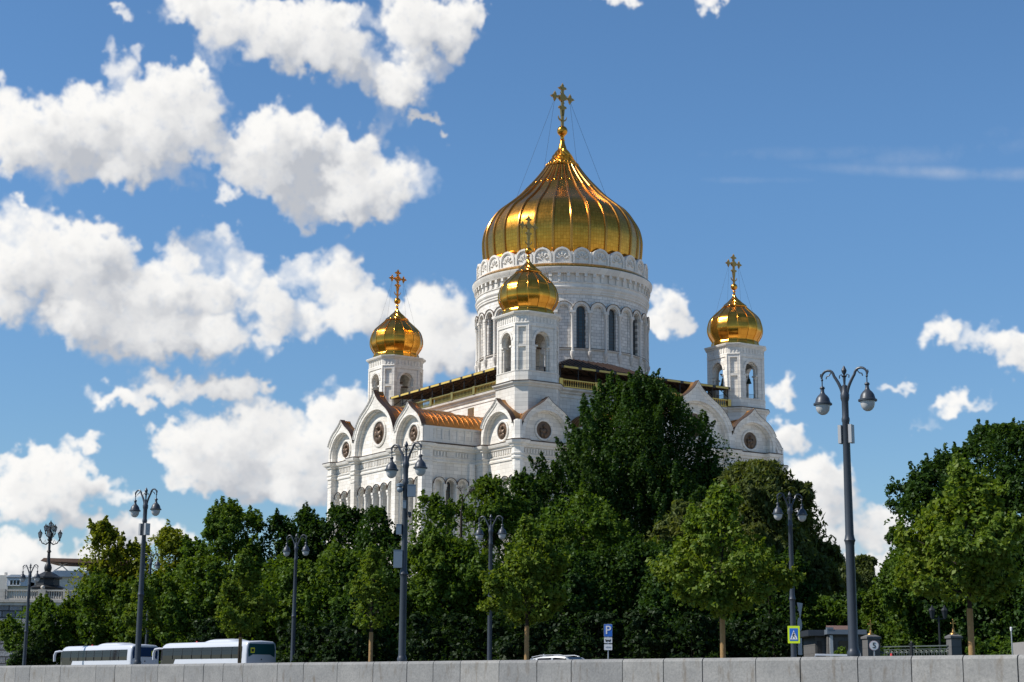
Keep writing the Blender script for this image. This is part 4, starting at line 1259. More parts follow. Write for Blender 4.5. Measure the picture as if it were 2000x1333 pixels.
# fittings on individual lamps
for s in (-1, 1):
    b = MB(); y = .0
    b.box(s * .17 - .05, s * .17 + .05, -.13, .13, 7.55, 8.12); b.box(min(s * .10, s * .13), max(s * .10, s * .13), -.03, .03, 7.8, 7.9)
    b.build('antenna_panel', plain('pale_grey_panel', (.36, .37, .38), .5, 0, .05) if s == -1 else bpy.data.materials['pale_grey_panel'], lamps[0])
for s in (-1, 1):
    b = MB(); b.box(s * .19 - .06, s * .19 + .06, -.16, .16, 7.55, 8.15); b.build('antenna_panel', bpy.data.materials['pale_grey_panel'], lamps[2])
L2 = lamps[1]
cm = Matrix.Rotation(-math.atan2(.54, -.84), 4, 'Z')


def fit(name, mat, x, y, z, sx, sy, sz, extra=None):
    """box at camera-facing offset x (right), y (towards the viewer) from the pole"""
    b = MB(); v = cm @ Vector((x, -y, 0))
    ang = -math.atan2(.54, -.84)
    ca, sa = math.cos(ang), math.sin(ang)
    Mx = lambda a, bb, c: (v.x + a * ca - bb * sa, v.y + a * sa + bb * ca, c)
    b.box(-sx / 2, sx / 2, -sy / 2, sy / 2, z - sz / 2, z + sz / 2, Mx)
    b.box(-sx / 2 - .008, sx / 2 + .008, -sy / 2 - .008, sy / 2 + .008, z + sz / 2 - .002, z + sz / 2 + .02, Mx)
    if extra: extra(b, v)
    return b.build(name, mat, L2)


fit('cabinet', BOXGREY, .26, .12, 7.92, .34, .22, .48)
fit('cabinet', BOXGREY, -.23, .05, 6.35, .22, .2, .40)
fit('cabinet', BOXGREY, -.24, .06, 5.15, .36, .22, .70)
fit('cabinet', BOXGREY, -.02, .16, 7.35, .14, .12, .3)
b = MB(); v = cm @ Vector((-.22, -.1, 0)); b.ball((v.x, v.y, 7.98), .13, 12, 8); b.lathe([(.05, 8.1), (.14, 8.1), (.15, 8.2), (.05, 8.24)], 12, (v.x, v.y)); b.bar((v.x, v.y, 8.18), (0, 0, 8.25), .05); b.build('dome_camera', BOXGREY, L2)
b = MB(); v = cm @ Vector((.2, -.1, 0)); b.lathe([(.07, 6.92), (.075, 7.0), (.06, 7.06)], 12, (v.x, v.y)); b.ball((v.x, v.y, 6.9), .065, 10, 6); b.bar((v.x, v.y, 7.04), (0, 0, 7.1), .04); b.build('dome_camera', RUBBER, L2)
b = MB(); b.tube([(v.x * .5, v.y * .8, 7.3), (v.x * .4, v.y, 6.8), (v.x * .3, v.y * 1.1, 5.6)], .014, 5); b.build('cable', RUBBER, L2)

# ------------------------------------------------------------------ road signs
SBLUE = plain('sign_blue', (.02, .13, .50), .45, 0, .04); SWHITE = plain('sign_white', (.72, .73, .74), .45, 0, .04); SYEL = plain('sign_fluorescent_yellow', (.62, .80, .02), .45, 0, .03); SBLK = plain('sign_black', (.02, .02, .02), .5); SGREY = plain('sign_grey_back', (.30, .33, .36), .5, 0, .05); GALV = plain('galvanised_steel', (.42, .44, .46), .4, .4, .1); SRED = plain('sign_red', (.55, .03, .03), .45)


def plate(b, w, h, x=0, z=0, y=0, th=.02, r=.03):
    P = []
    for cx_, cz_, a0 in ((w / 2 - r, h / 2 - r, 0), (-w / 2 + r, h / 2 - r, 90), (-w / 2 + r, -h / 2 + r, 180), (w / 2 - r, -h / 2 + r, 270)):
        for k in range(5): P.append((x + cx_ + r * math.cos(R(a0 + k * 22.5)), z + cz_ + r * math.sin(R(a0 + k * 22.5))))
    b.prism(P, lambda t, zz, d: (t, y + d, zz), 0, th)


# parking sign on its own post, facing the river
pp = pos_at(1188, 84); face = math.atan2(-pp[0], -pp[1] * -1) * 0
sg = thing('parking_sign', 'blue letter P parking sign with two white plates on a thin post', 'road sign', pp, R(-4))
def zpx(px, py, Y): return at(px, py, Y).z - RZ
b = MB(); b.tube([(0, .05, 0), (0, .05, zpx(1188, 1219, 84))], .03, 8); b.build('post', GALV, sg)
zc = (zpx(1188, 1220, 84) + zpx(1188, 1243.5, 84)) / 2
b = MB(); plate(b, .40, .60, 0, zc, 0, .015); pl_ = b.build('parking_plate', SBLUE, sg)
b = MB(); plate(b, .415, .615, 0, zc, .003, .008); b.build('plate_rim', SWHITE, pl_)
text_mesh('P', .58, 'letter', SWHITE, pl_, (0.0, -.006, zc - .0), (R(90), 0, 0))
zc2 = zpx(1188, 1251, 84)
b = MB(); plate(b, .40, .28, 0, zc2, 0, .015, .02); p2 = b.build('vehicle_plate', SWHITE, sg)
b = MB(); plate(b, .27, .10, 0, zc2 + .015, -.006, .005, .02); b.box(-.135, .12, -.006, -.001, zc2 - .055, zc2 - .028)
for x in (-.08, .07): b.prism([(x + .026 * math.cos(2 * PI * i / 10), zc2 - .058 + .026 * math.sin(2 * PI * i / 10)) for i in range(10)], lambda t, zz, d: (t, d, zz), -.009, -.002)
b.build('bus_symbol', SBLK, p2)
b = MB(); plate(b, .22, .035, .01, zc2 + .033, -.010, .003, .01); b.build('bus_symbol_window', SWHITE, p2)
zc3 = zpx(1188, 1264.5, 84)
b = MB(); plate(b, .40, .28, 0, zc3, 0, .015, .02); p3 = b.build('hours_plate', SWHITE, sg)
b = MB()
for x, w_, h_ in ((-.11, .03, .05), (-.06, .02, .07), (-.02, .03, .08), (.035, .03, .07), (.085, .03, .08), (.125, .02, .06)): b.box(x - w_ / 2, x + w_ / 2, -.006, -.001, zc3 - h_ / 2, zc3 + h_ / 2)
b.build('faded_marks', SGREY, p3)

# pedestrian crossing sign and the backs of other signs on the lamp at the right
lp = lamps[3].location
Yc = 84.7
pc = at(1549.5, 1240, Yc)
cs_ = thing('crossing_sign', 'yellow bordered blue pedestrian crossing sign on the lamp pole', 'road sign', (pc.x, pc.y - .12, pc.z), R(-10))
b = MB(); plate(b, .60, .86, 0, 0, 0, .02, .03); fr = b.build('border_plate', SYEL, cs_)
b = MB(); plate(b, .42, .62, 0, 0, -.006, .01, .015); b.build('blue_field', SBLUE, cs_)
b = MB(); b.prism([(-.19, -.24), (.19, -.24), (0, .22)], lambda t, z, d: (t, d, z), -.012, -.005); b.build('white_triangle', SWHITE, cs_)
b = MB()
q = lambda pts, w: [b.bar((x0, -.014, z0), (x1, -.014, z1), w, .004, (0, 1, 0)) for (x0, z0), (x1, z1) in zip(pts[:-1], pts[1:])]
q([(0, .06), (-.01, -.06)], .05); q([(-.01, -.06), (-.07, -.13), (-.085, -.2)], .03); q([(-.01, -.06), (.05, -.12), (.08, -.2)], .03); q([(0, .04), (-.06, -.02), (-.08, -.06)], .022); q([(0, .04), (.05, 0), (.07, -.05)], .022)
b.prism([(.005 + .03 * math.cos(2 * PI * i / 10), .1 + .03 * math.sin(2 * PI * i / 10)) for i in range(10)], lambda t, z, d: (t, d, z), -.016, -.011)
b.build('walking_figure', SBLK, cs_)
def sign_back(kind, label, px, py, shape):
    p = at(px, py, 85.3)
    t = thing(kind, label, 'road sign', (p.x, p.y, p.z), R(62))
    b = MB(); b.prism(shape, lambda tt, z, d: (tt, d, z), 0, .03); b.build('plate', SGREY, t)
    b = MB(); b.box(-.25, .25, .03, .06, -.03, .03); b.build('bracket', GALV, t)
sign_back('triangular_sign', 'grey back of a downward triangular sign above the crossing sign', 1563, 1192, [(-.42, .36), (.42, .36), (0, -.40)])
sign_back('round_sign', 'grey back of a round sign just above the crossing sign', 1562.5, 1220, [(.33 * math.cos(2 * PI * i / 20), .33 * math.sin(2 * PI * i / 20)) for i in range(20)])
sign_back('rectangular_sign', 'grey back of an upright rectangular sign below the crossing sign', 1563, 1263, [(-.3, -.42), (.3, -.42), (.3, .42), (-.3, .42)])

# ------------------------------------------------------------------ coaches
def make_bus(label, loc, rz):
    t = thing('coach', label, 'coach', loc, rz, 'white coaches parked under the trees')
    L, Wd, H = 12.0, 2.5, 3.16
    hw = Wd / 2
    # body section (y,z), lofted along x with rounded ends; rear at x=0, front at x=L
    sec = [(hw, .35), (hw, 2.2), (hw - .03, 2.75), (hw - .10, 3.0), (hw - .26, 3.11), (0, H), (-hw + .26, 3.11), (-hw + .10, 3.0), (-hw + .03, 2.75), (-hw, 2.2), (-hw, .35)]
    b = MB(); rows = []
    for x, s, dz, zt in ((0.0, .955, .0, .97), (.03, .985, .0, .985), (.14, 1, 0, 1), (L - 1.0, 1, 0, 1), (L - .45, .99, 0, .985), (L - .14, .95, 0, .95), (L, .88, 0, .88)):
        rows.append([(x, y * s, z * (zt if z > 2 else 1)) for y, z in sec])
    b.grid(rows, False, True); b.face(rows[0]); b.face(rows[-1][::-1])
    b.face([(0, hw * .955, .35), (0, -hw * .955, .35), (L, -hw * .88, .35), (L, hw * .88, .35)])
    b.build('body', WHITEP, t, sharp=50)
    for s in (-1, 1):
        # tinted band of side windows with the raked front part
        b = MB(); y = s * (hw + .012)
        z0, z1 = 1.93, 2.74
        def tum(z): return s * (hw + .014 - max(0, z - 2.2) * .055)
        b.grid([[(x, tum(z), z) for x in (.55, L - 1.0)] for z in (z0, 2.2, z1)], False, False)
        b.face([(L - 2.3, tum(z0), z0), (L - 1.7, tum(1.0), 1.0), (L - 1.0, tum(1.0), 1.0), (L - 1.0, tum(z0), z0)])
        o3 = s * .012
        b.grid([[(x, tum(1.0) * k_ + o3 * q_, 1.0), (x, tum(2.2) * k_ + o3 * q_, 2.2), (x, tum(z1) * k_ + o3 * q_, z1 * (.985 if k_ < .98 else 1))] for x, k_, q_ in ((L - 1.0, 1, 0), (L - .45, .995, 1), (L - .14, .955, 1.5))], False, False)
        g = b.build('side_windows', BUSGLASS, t)
        b = MB()
        for k in range(1, 8): x = .55 + k * 1.36; b.bar((x, tum(z0) + s * .008, z0), (x, tum(2.2) + s * .008, 2.2), .06, .02); b.bar((x, tum(2.2) + s * .008, 2.2), (x, tum(z1) + s * .008, z1), .06, .02)
        b.bar((.55, tum(2.52) + s * .008, 2.52), (L - 1.0, tum(2.52) + s * .008, 2.52), .02, .02)
        b.build('window_pillars', RUBBER, g)
    b = MB(); b.face([(-.012, -1.06, 2.02), (-.012, -.7, 2.2), (-.012, .7, 2.2), (-.012, 1.06, 2.02), (-.012, 1.10, 2.5), (-.012, 1.02, 2.93), (-.012, -1.02, 2.93), (-.012, -1.10, 2.5)]); rw = b.build('rear_window', BUSREAR, t)
    b = MB(); b.box(-.03, -.014, .58, .9, 2.3, 2.66); b.build('warning_sign', plain('sign_child_yellow', (.75, .72, .02), .5) if 'sign_child_yellow' not in bpy.data.materials else bpy.data.materials['sign_child_yellow'], rw)
    b = MB(); b.box(-.034, -.03, .64, .84, 2.38, 2.58); b.build('sign_symbol', SBLK, rw)
    b = MB(); b.box(-.02, .0, -1.0, 1.0, 1.50, 1.53); b.build('hatch_line', RUBBER, t)
    b = MB(); b.prism([(.05 * math.cos(2 * PI * i / 12), 1.86 + .05 * math.sin(2 * PI * i / 12)) for i in range(12)], lambda a, z, d: (d, a, z), -.03, 0); b.build('badge', RUBBER, t)
    for s in (-1, 1):
        b = MB(); b.box(-.02, .05, s * 1.0 - .1, s * 1.0 + .1, .9, 1.4); b.build('tail_light', REDL, t)
        b = MB(); b.ball((.3, s * .95, 3.0), .07, 8, 6); b.build('marker_lamp', REDL, t)
    b = MB(); rows = []
    for x, h in ((2.6, 0), (2.8, .12), (3.3, .2), (5.6, .2), (6.1, .12), (6.4, 0)):
        rows.append([(x, -.85, 3.08), (x, -.75, 3.1 + h * .8), (x, -.4, 3.13 + h), (x, .4, 3.13 + h), (x, .75, 3.1 + h * .8), (x, .85, 3.08)])
    b.grid(rows, False, True); b.build('air_conditioner', WHITEP, t)
    b = MB(); b.ball((L - 3.2, 0, 3.16), .09, 8, 6); b.build('marker_lamp', REDL, t)
    for s in (-1, 1):
        b = MB(); b.tube([(L - .5, s * 1.1, 2.7), (L - .1, s * 1.35, 2.72), (L + .35, s * 1.45, 2.65), (L + .5, s * 1.47, 2.4), (L + .5, s * 1.47, 1.9)], [.06, .08, .1, .11, .1], 8); b.build('mirror_arm', WHITEP, t)
    b = MB(); b.face([(L - .16, -1.0, 2.7), (L - .16, 1.0, 2.7), (L + .01, 1.02, 1.2), (L + .01, -1.02, 1.2)]); b.build('windscreen', BUSGLASS, t)
    for x in (2.6, 3.9, 9.6):
        for s in (-1, 1):
            b = MB(); rows = [[(x + r * math.cos(2 * PI * j / 20), s * (hw + .01 + o), .5 + r * math.sin(2 * PI * j / 20)) for j in range(20)] for r, o in ((.5, -.28), (.5, 0), (.3, .01))]
            b.grid(rows, True, True); b.face(rows[-1]); b.build('wheel', TYRE, t)
    return t


ang = math.atan2(EH.y, EH.x)
def bus_loc(px, Y):
    p = at(px, 1300, Y); c = Vector((p.x, p.y)) + NH * 1.2
    return (c.x, c.y, RZ)
bus = make_bus('white coach on the right, teal rear window with a small yellow sign', bus_loc(481, 117.5), ang)
bus2 = copy_tree(bus); bus2.location = bus_loc(255, 131); bus2['label'] = 'white coach on the left, partly behind a lamp pole and a young tree'
for o in children(bus2):
    if o.name.startswith('rear_window'):
        o.data = o.data.copy(); o.data.materials[0] = BLUEGLASS
        for c_ in children(o): c_.location.y = -1.45 if 'sign' in c_.name else 0

# ------------------------------------------------------------------ passing car
def make_car(label, loc, rz):
    t = thing('car', label, 'car', loc, rz)
    CARP = plain('silver_white_car_paint', (.40, .42, .44), .25, .3, .03)
    b = MB()
    # lower body sections along x (front at +x)
    S = [(-2.3, .35, .95, .72), (-2.22, .28, 1.05, .82), (-1.6, .25, 1.08, .9), (0, .25, 1.0, .92), (1.2, .25, .98, .92), (2.0, .28, .88, .86), (2.35, .35, .7, .74)]
    rows = []
    for x, z0, z1, w in S:
        rows.append([(x, w, z0), (x, w * 1.02, (z0 + z1) / 2), (x, w * .95, z1), (x, 0, z1 + .02), (x, -w * .95, z1), (x, -w * 1.02, (z0 + z1) / 2), (x, -w, z0)])
    b.grid(rows, False, True); b.face(rows[0]); b.face(rows[-1][::-1]); b.build('body', CARP, t)
    b = MB(); R_ = [(-2.1, 1.0, .80), (-1.75, 1.45, .68), (-1.2, 1.55, .66), (-.2, 1.58, .66), (.35, 1.54, .66), (.75, 1.38, .70), (1.4, .97, .80)]
    rows = [[(x, w, z - .05), (x, w * .93, z + .02), (x, w * .5, z + .05), (x, 0, z + .06), (x, -w * .5, z + .05), (x, -w * .93, z + .02), (x, -w, z - .05)] for x, z, w in R_]
    b.grid(rows[0:5], False, True); rf_ = b.build('roof', CARP, t)
    b = MB()
    b.grid([[(1.4, .78, .98), (1.4, -.78, .98)], [(.35, .62, 1.57), (.35, -.62, 1.57)]], False, False); b.build('windscreen', BUSGLASS, t)
    b = MB(); b.grid([[(-2.12, .76, 1.02), (-2.12, -.76, 1.02)], [(-1.72, .6, 1.46), (-1.72, -.6, 1.46)]], False, False); b.build('rear_window', BUSGLASS, t)
    for s in (-1, 1):
        b = MB(); b.face([(-1.95, s * .84, 1.05), (1.2, s * .86, 1.0), (.62, s * .70, 1.36), (.2, s * .685, 1.47), (-1.3, s * .70, 1.47), (-1.65, s * .73, 1.36)]); g = b.build('side_windows', BUSGLASS, t)
        b = MB(); b.bar((-.35, s * .87, 1.02), (-.4, s * .70, 1.5), .09); b.bar((-1.3, s * .87, 1.04), (-1.32, s * .72, 1.48), .1); b.bar((1.33, s * .83, .98), (.38, s * .67, 1.53), .07); b.bar((-2.02, s * .82, 1.02), (-1.62, s * .72, 1.46), .12); b.build('window_pillars', CARP, t)
        b = MB(); b.tube([(-1.7, s * .64, 1.55), (-1.2, s * .62, 1.64), (.0, s * .62, 1.66), (.3, s * .62, 1.6)], .022, 6); b.build('roof_rail', GALV, t)
        b = MB(); b.box(-2.32, -2.15, s * .62 - .1, s * .62 + .1, .75, 1.12); b.build('tail_light', REDL, t)
        b = MB(); b.ball((.85, s * .98, 1.08), .12, 8, 6, (.7, .8, .8)); b.build('mirror', CARP, t)
        for x in (-1.45, 1.4):
            b = MB(); rows = [[(x + r * math.cos(2 * PI * j / 18), s * (.86 + o), .34 + r * math.sin(2 * PI * j / 18)) for j in range(18)] for r, o in ((.34, -.2), (.34, .0), (.2, .01))]
            b.grid(rows, True, True); b.face(rows[-1]); b.build('wheel', TYRE, t)
    b = MB(); b.prism([(-1.5, 1.56), (-1.25, 1.58), (-1.45, 1.72)], lambda x, z, d: (x, d, z), -.03, .03); b.build('roof_fin', CARP, t)
    return t


cp = pos_at(1108, 83.5)
make_car('silver white estate car with roof rails, mostly hidden behind the wall', cp, math.atan2(-EH.y, -EH.x) + R(12))

# ------------------------------------------------------------------ trees
def leaf_mesh(P, N, size, rng, ratio=1.7, droop=0.0):
    """diamond leaves at points P with normals N -> vertex array"""
    n = len(P)
    N = N / np.maximum(np.linalg.norm(N, axis=1, keepdims=True), 1e-6)
    A = rng.standard_normal((n, 3)); A[:, 2] -= droop
    A -= N * (A * N).sum(1, keepdims=True); A /= np.maximum(np.linalg.norm(A, axis=1, keepdims=True), 1e-6)
    B = np.cross(N, A)
    s = size * rng.uniform(.65, 1.35, (n, 1))
    L = A * s * .5 * ratio; Wd = B * s * .5; up = N * s * .12
    V = np.empty((n, 4, 3), np.float32)
    V[:, 0] = P - L - up; V[:, 1] = P - Wd + up * .6 - L * .1; V[:, 2] = P + L - up; V[:, 3] = P + Wd + up * .6 - L * .1
    return V.reshape(-1, 3)


def mesh_from_quads(name, V, mat):
    n = len(V) // 4
    me = bpy.data.meshes.new(name)
    me.vertices.add(len(V)); me.vertices.foreach_set('co', V.astype(np.float32).ravel())
    me.loops.add(n * 4); me.loops.foreach_set('vertex_index', np.arange(n * 4, dtype=np.int32))
    me.polygons.add(n); me.polygons.foreach_set('loop_start', np.arange(0, n * 4, 4, dtype=np.int32)); me.polygons.foreach_set('loop_total', np.full(n, 4, np.int32))
    me.materials.append(mat); me.update(); me.validate()
    return me


SHAPES = {
    'tent': lambda h: np.where(h < .45, .85 + .15 * h / .45, np.maximum(0, 1 - (h - .45) / .56) ** .44),
    'round': lambda h: np.sqrt(np.maximum(0, 1 - (2 * h - 1) ** 2)) ** .75,
    'egg': lambda h: np.where(h < .32, .55 + .45 * np.sin(h / .32 * PI / 2), np.sqrt(np.maximum(0, 1 - ((h - .32) / .70) ** 2))),
    'dome': lambda h: np.where(h < .5, .92 + .08 * h / .5, np.sqrt(np.maximum(0, 1 - ((h - .5) / .52) ** 2))),
    'pyr': lambda h: np.where(h < .22, .5 + .5 * h / .22, np.maximum(0, 1 - (h - .22) / .80) ** .72),
}


def tree(label, cat, name, loc, H, Rw, seed, mat, shape='egg', clear=.0, clumps=60, per=220, leaf=.22, crf=.24, group=None, trunk_r=None, wrap=0, droop=0.0, flat=.72, rough=.22, lean=(0, 0), sx=1.0, fill=.12, nl=16, lobe=.42, lflat=.8, spray=0.0):
    """one tree: trunk with limbs + crown of leaf clumps; H total height, Rw crown radius, clear = height of bare stem"""
    rng = np.random.default_rng(seed)
    t = thing(name, label, cat, loc, 0, group)
    ch = H - clear
    f = SHAPES[shape]
    ph = rng.uniform(0, 6.28, 4); am = rng.uniform(.4, 1, 4) * rough * .5
    C = []; RC = []
    lobes = []; k = 0
    asp = ch / max(.1, 2 * Rw)
    while len(lobes) < nl and k < nl * 40:
        k += 1
        h = 1 - (1 - rng.uniform(0, 1)) ** 1.0; h = .04 + .94 * h
        r = float(f(np.array(h)))
        if rng.uniform() > .2 + .8 * r: continue
        a = k * 2.39996 + rng.uniform(-.5, .5)
        env = r * Rw * (1 + am[0] * math.sin(a * 2 + ph[0] + h * 4) + am[1] * math.sin(a * 3 + ph[1] - h * 7))
        rl = Rw * lobe * rng.uniform(.65, 1.3) * (.42 + .58 * r)
        rho = max(0, env - rl * .72) * (1 if rng.uniform() < .75 else rng.uniform(.2, .9))
        zc = clear + h * ch; zc = min(zc, H - rl * .62 * rng.uniform(.85, 1.5)); zc = max(zc, clear + rl * .45)
        lobes.append((rho * math.cos(a) * sx + lean[0] * h * ch, rho * math.sin(a) + lean[1] * h * ch, zc, rl))
    # one leading lobe at the very top
    lobes.append((lean[0] * ch, lean[1] * ch, H - Rw * lobe * .42, Rw * lobe * .55))
    lw = np.array([l[3] ** 2 for l in lobes]); lw /= lw.sum()
    for _ in range(clumps):
        l = lobes[rng.choice(len(lobes), p=lw)]
        d = rng.standard_normal(3); d[2] = d[2] + .35; o_ = np.array([l[0], l[1], 0.0]); no = np.linalg.norm(o_)
        if no > .1: d += o_ / no * .55
        d /= np.linalg.norm(d)
        rad_ = l[3] * rng.uniform(.62, 1.06) if rng.uniform() > .12 else l[3] * rng.uniform(1.05, 1.28)
        C.append((l[0] + d[0] * rad_, l[1] + d[1] * rad_, l[2] + d[2] * rad_ * lflat)); RC.append(crf * Rw * rng.uniform(.55, 1.35))
    C = np.array(C); RC = np.array(RC); nC = len(C)
    cnt = np.maximum(30, (per * (RC / RC.mean()) ** 2)).astype(int)
    idx = np.repeat(np.arange(nC), cnt); n = len(idx)
    D = rng.standard_normal((n, 3)); D[:, 2] += .2; D /= np.linalg.norm(D, axis=1, keepdims=True)
    rad = RC[idx] * (.35 + .75 * rng.uniform(0, 1, n) ** .6) * rng.choice([1, 1, 1, 1.3], n)
    P = C[idx] + D * rad[:, None] * np.array([1, 1, flat])
    if spray:
        ax = C - np.array([lean[0] * ch * .4, lean[1] * ch * .4, clear + ch * .30]); ax /= np.maximum(np.linalg.norm(ax, axis=1, keepdims=True), 1e-6)
        ax = ax * .8 + np.array([0, 0, .75]) + rng.standard_normal((nC, 3)) * .25; ax /= np.linalg.norm(ax, axis=1, keepdims=True)
        u = rng.uniform(-.7, 1, n); spr = rng.uniform(0, 1, n) < spray
        Ps = C[idx] + ax[idx] * (u * RC[idx] * 1.9)[:, None] + D * (RC[idx] * .55 * (1 - .62 * np.clip(u, 0, 1)))[:, None]
        P = np.where(spr[:, None], Ps, P)
    if droop: P[:, 2] -= droop * RC[idx] * rng.uniform(0, 1, n) ** 1.5 * 2.2
    nf = int(n * fill)
    if nf:
        hh = rng.uniform(.02, .99, nf); aa = rng.uniform(0, 2 * PI, nf)
        ee = f(hh) * Rw * (1 + am[0] * np.sin(aa * 2 + ph[0] + hh * 4) + am[1] * np.sin(aa * 3 + ph[1] - hh * 7) + am[2] * np.sin(5 * aa + ph[2] + 11 * hh))
        rr = ee * .86 * rng.uniform(0, 1, nf) ** .5
        Pf = np.stack([rr * np.cos(aa) * sx + lean[0] * hh * ch, rr * np.sin(aa) + lean[1] * hh * ch, clear + hh * ch], 1)
        P = np.concatenate([P, Pf]); D = np.concatenate([D, rng.standard_normal((nf, 3)) * .6])
    axis = np.array([0, 0, clear + ch * .45]); O = P - axis; O /= np.maximum(np.linalg.norm(O, axis=1, keepdims=True), 1e-6)
    Nn = D * .8 + O * .2 + np.array([0, 0, .5]) + rng.standard_normal((len(P), 3)) * .6
    keep = P[:, 2] > .15
    V = leaf_mesh(P[keep], Nn[keep], leaf, rng, 2.6 if droop else 1.6, droop * 3)
    me = mesh_from_quads('crown', V, mat)
    o = bpy.data.objects.new('crown', me); COL.objects.link(o); o.parent = t
    # trunk and limbs
    tr = trunk_r or max(.07, H * .017)
    b = MB()
    top = clear + ch * .8
    pts = [(0, 0, -.15), (rng.uniform(-.02, .02) * H * .3, rng.uniform(-.02, .02) * H * .3, max(.3, clear * .6)), (lean[0] * ch * .2, lean[1] * ch * .2, clear + ch * .2), (lean[0] * ch * .5, lean[1] * ch * .5, clear + ch * .5), (lean[0] * ch * .8, lean[1] * ch * .8, top)]
    b.tube(pts, [tr * 1.15, tr, tr * .8, tr * .5, tr * .15], 8)
    order = np.argsort(-RC)[:16]
    for j in order:
        c = C[j]; z0 = clear + (c[2] - clear) * .45
        s = Vector((lean[0] * (z0 - clear), lean[1] * (z0 - clear), max(z0, .5))); e = Vector(c)
        mid = s.lerp(e, .5) + Vector((0, 0, .06 * H * (1 if droop else .3)))
        b.tube([s, mid, e], [tr * .42, tr * .26, tr * .08], 6)
    b.build('trunk', BARK, t)
    if wrap:
        b = MB(); rr = tr * 1.25
        b.lathe([(rr * 1.02, 0), (rr * 1.05, .5), (rr, wrap * .6), (rr * .97, wrap), (tr * .9, wrap + .01)], 14, rf=lambda r, z, a: r * (1 + .06 * math.sin(a * 7)))
        b.build('trunk_wrap', WRAP, t)
    return t


def tree_at(px, ptop, hw, Y, **k):
    """tree whose crown top appears at (px, ptop) with half width hw (2000 px frame), standing at depth Y"""
    p = at(px, ptop, Y); g = gz(p.x, p.y)
    H = p.z - g; Rw = hw * Y / FOC
    return tree(loc=(p.x, p.y, g), H=H, Rw=Rw, **k)


YG = 'young lindens behind the granite wall'
YOUNG = [(1880, 903, 135, 49.8, 'young linden at the far right before the dark tree mass, trunk wrapped in reed', .30, 11),
         (1406, 948, 122, 58.0, 'broadest young linden with reed-wrapped trunk, below the right arm of the cathedral', .30, 12),
         (1030, 1015, 82, 66.5, 'young linden with reed-wrapped trunk beside the silver car', .30, 13),
         (729, 1068, 52, 76.0, 'thin young linden with wrapped trunk left of the lamp with grey boxes', .28, 14),
         (476, 1086, 62, 86.0, 'young linden standing before the rear of the right coach', .30, 15),
         (277, 1120, 36, 96.5, 'slender young linden standing before the left coach beside a tall lamp', .30, 16)]
for px, pt, hw, Y, lab, fr, sd_ in YOUNG:
    wrap = at(px, {1880: 1198, 1406: 1212, 1030: 1230, 729: 1241, 476: 1250, 277: 1254}[px], Y).z - RZ
    p = at(px, pt, Y); Hh = p.z - RZ - .12
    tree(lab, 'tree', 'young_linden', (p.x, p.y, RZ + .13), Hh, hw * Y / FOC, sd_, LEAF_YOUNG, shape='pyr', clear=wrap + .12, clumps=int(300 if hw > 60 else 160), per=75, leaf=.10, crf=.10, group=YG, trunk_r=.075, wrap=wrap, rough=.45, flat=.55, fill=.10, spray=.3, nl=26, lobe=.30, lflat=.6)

BG = 'trees growing below the cathedral'
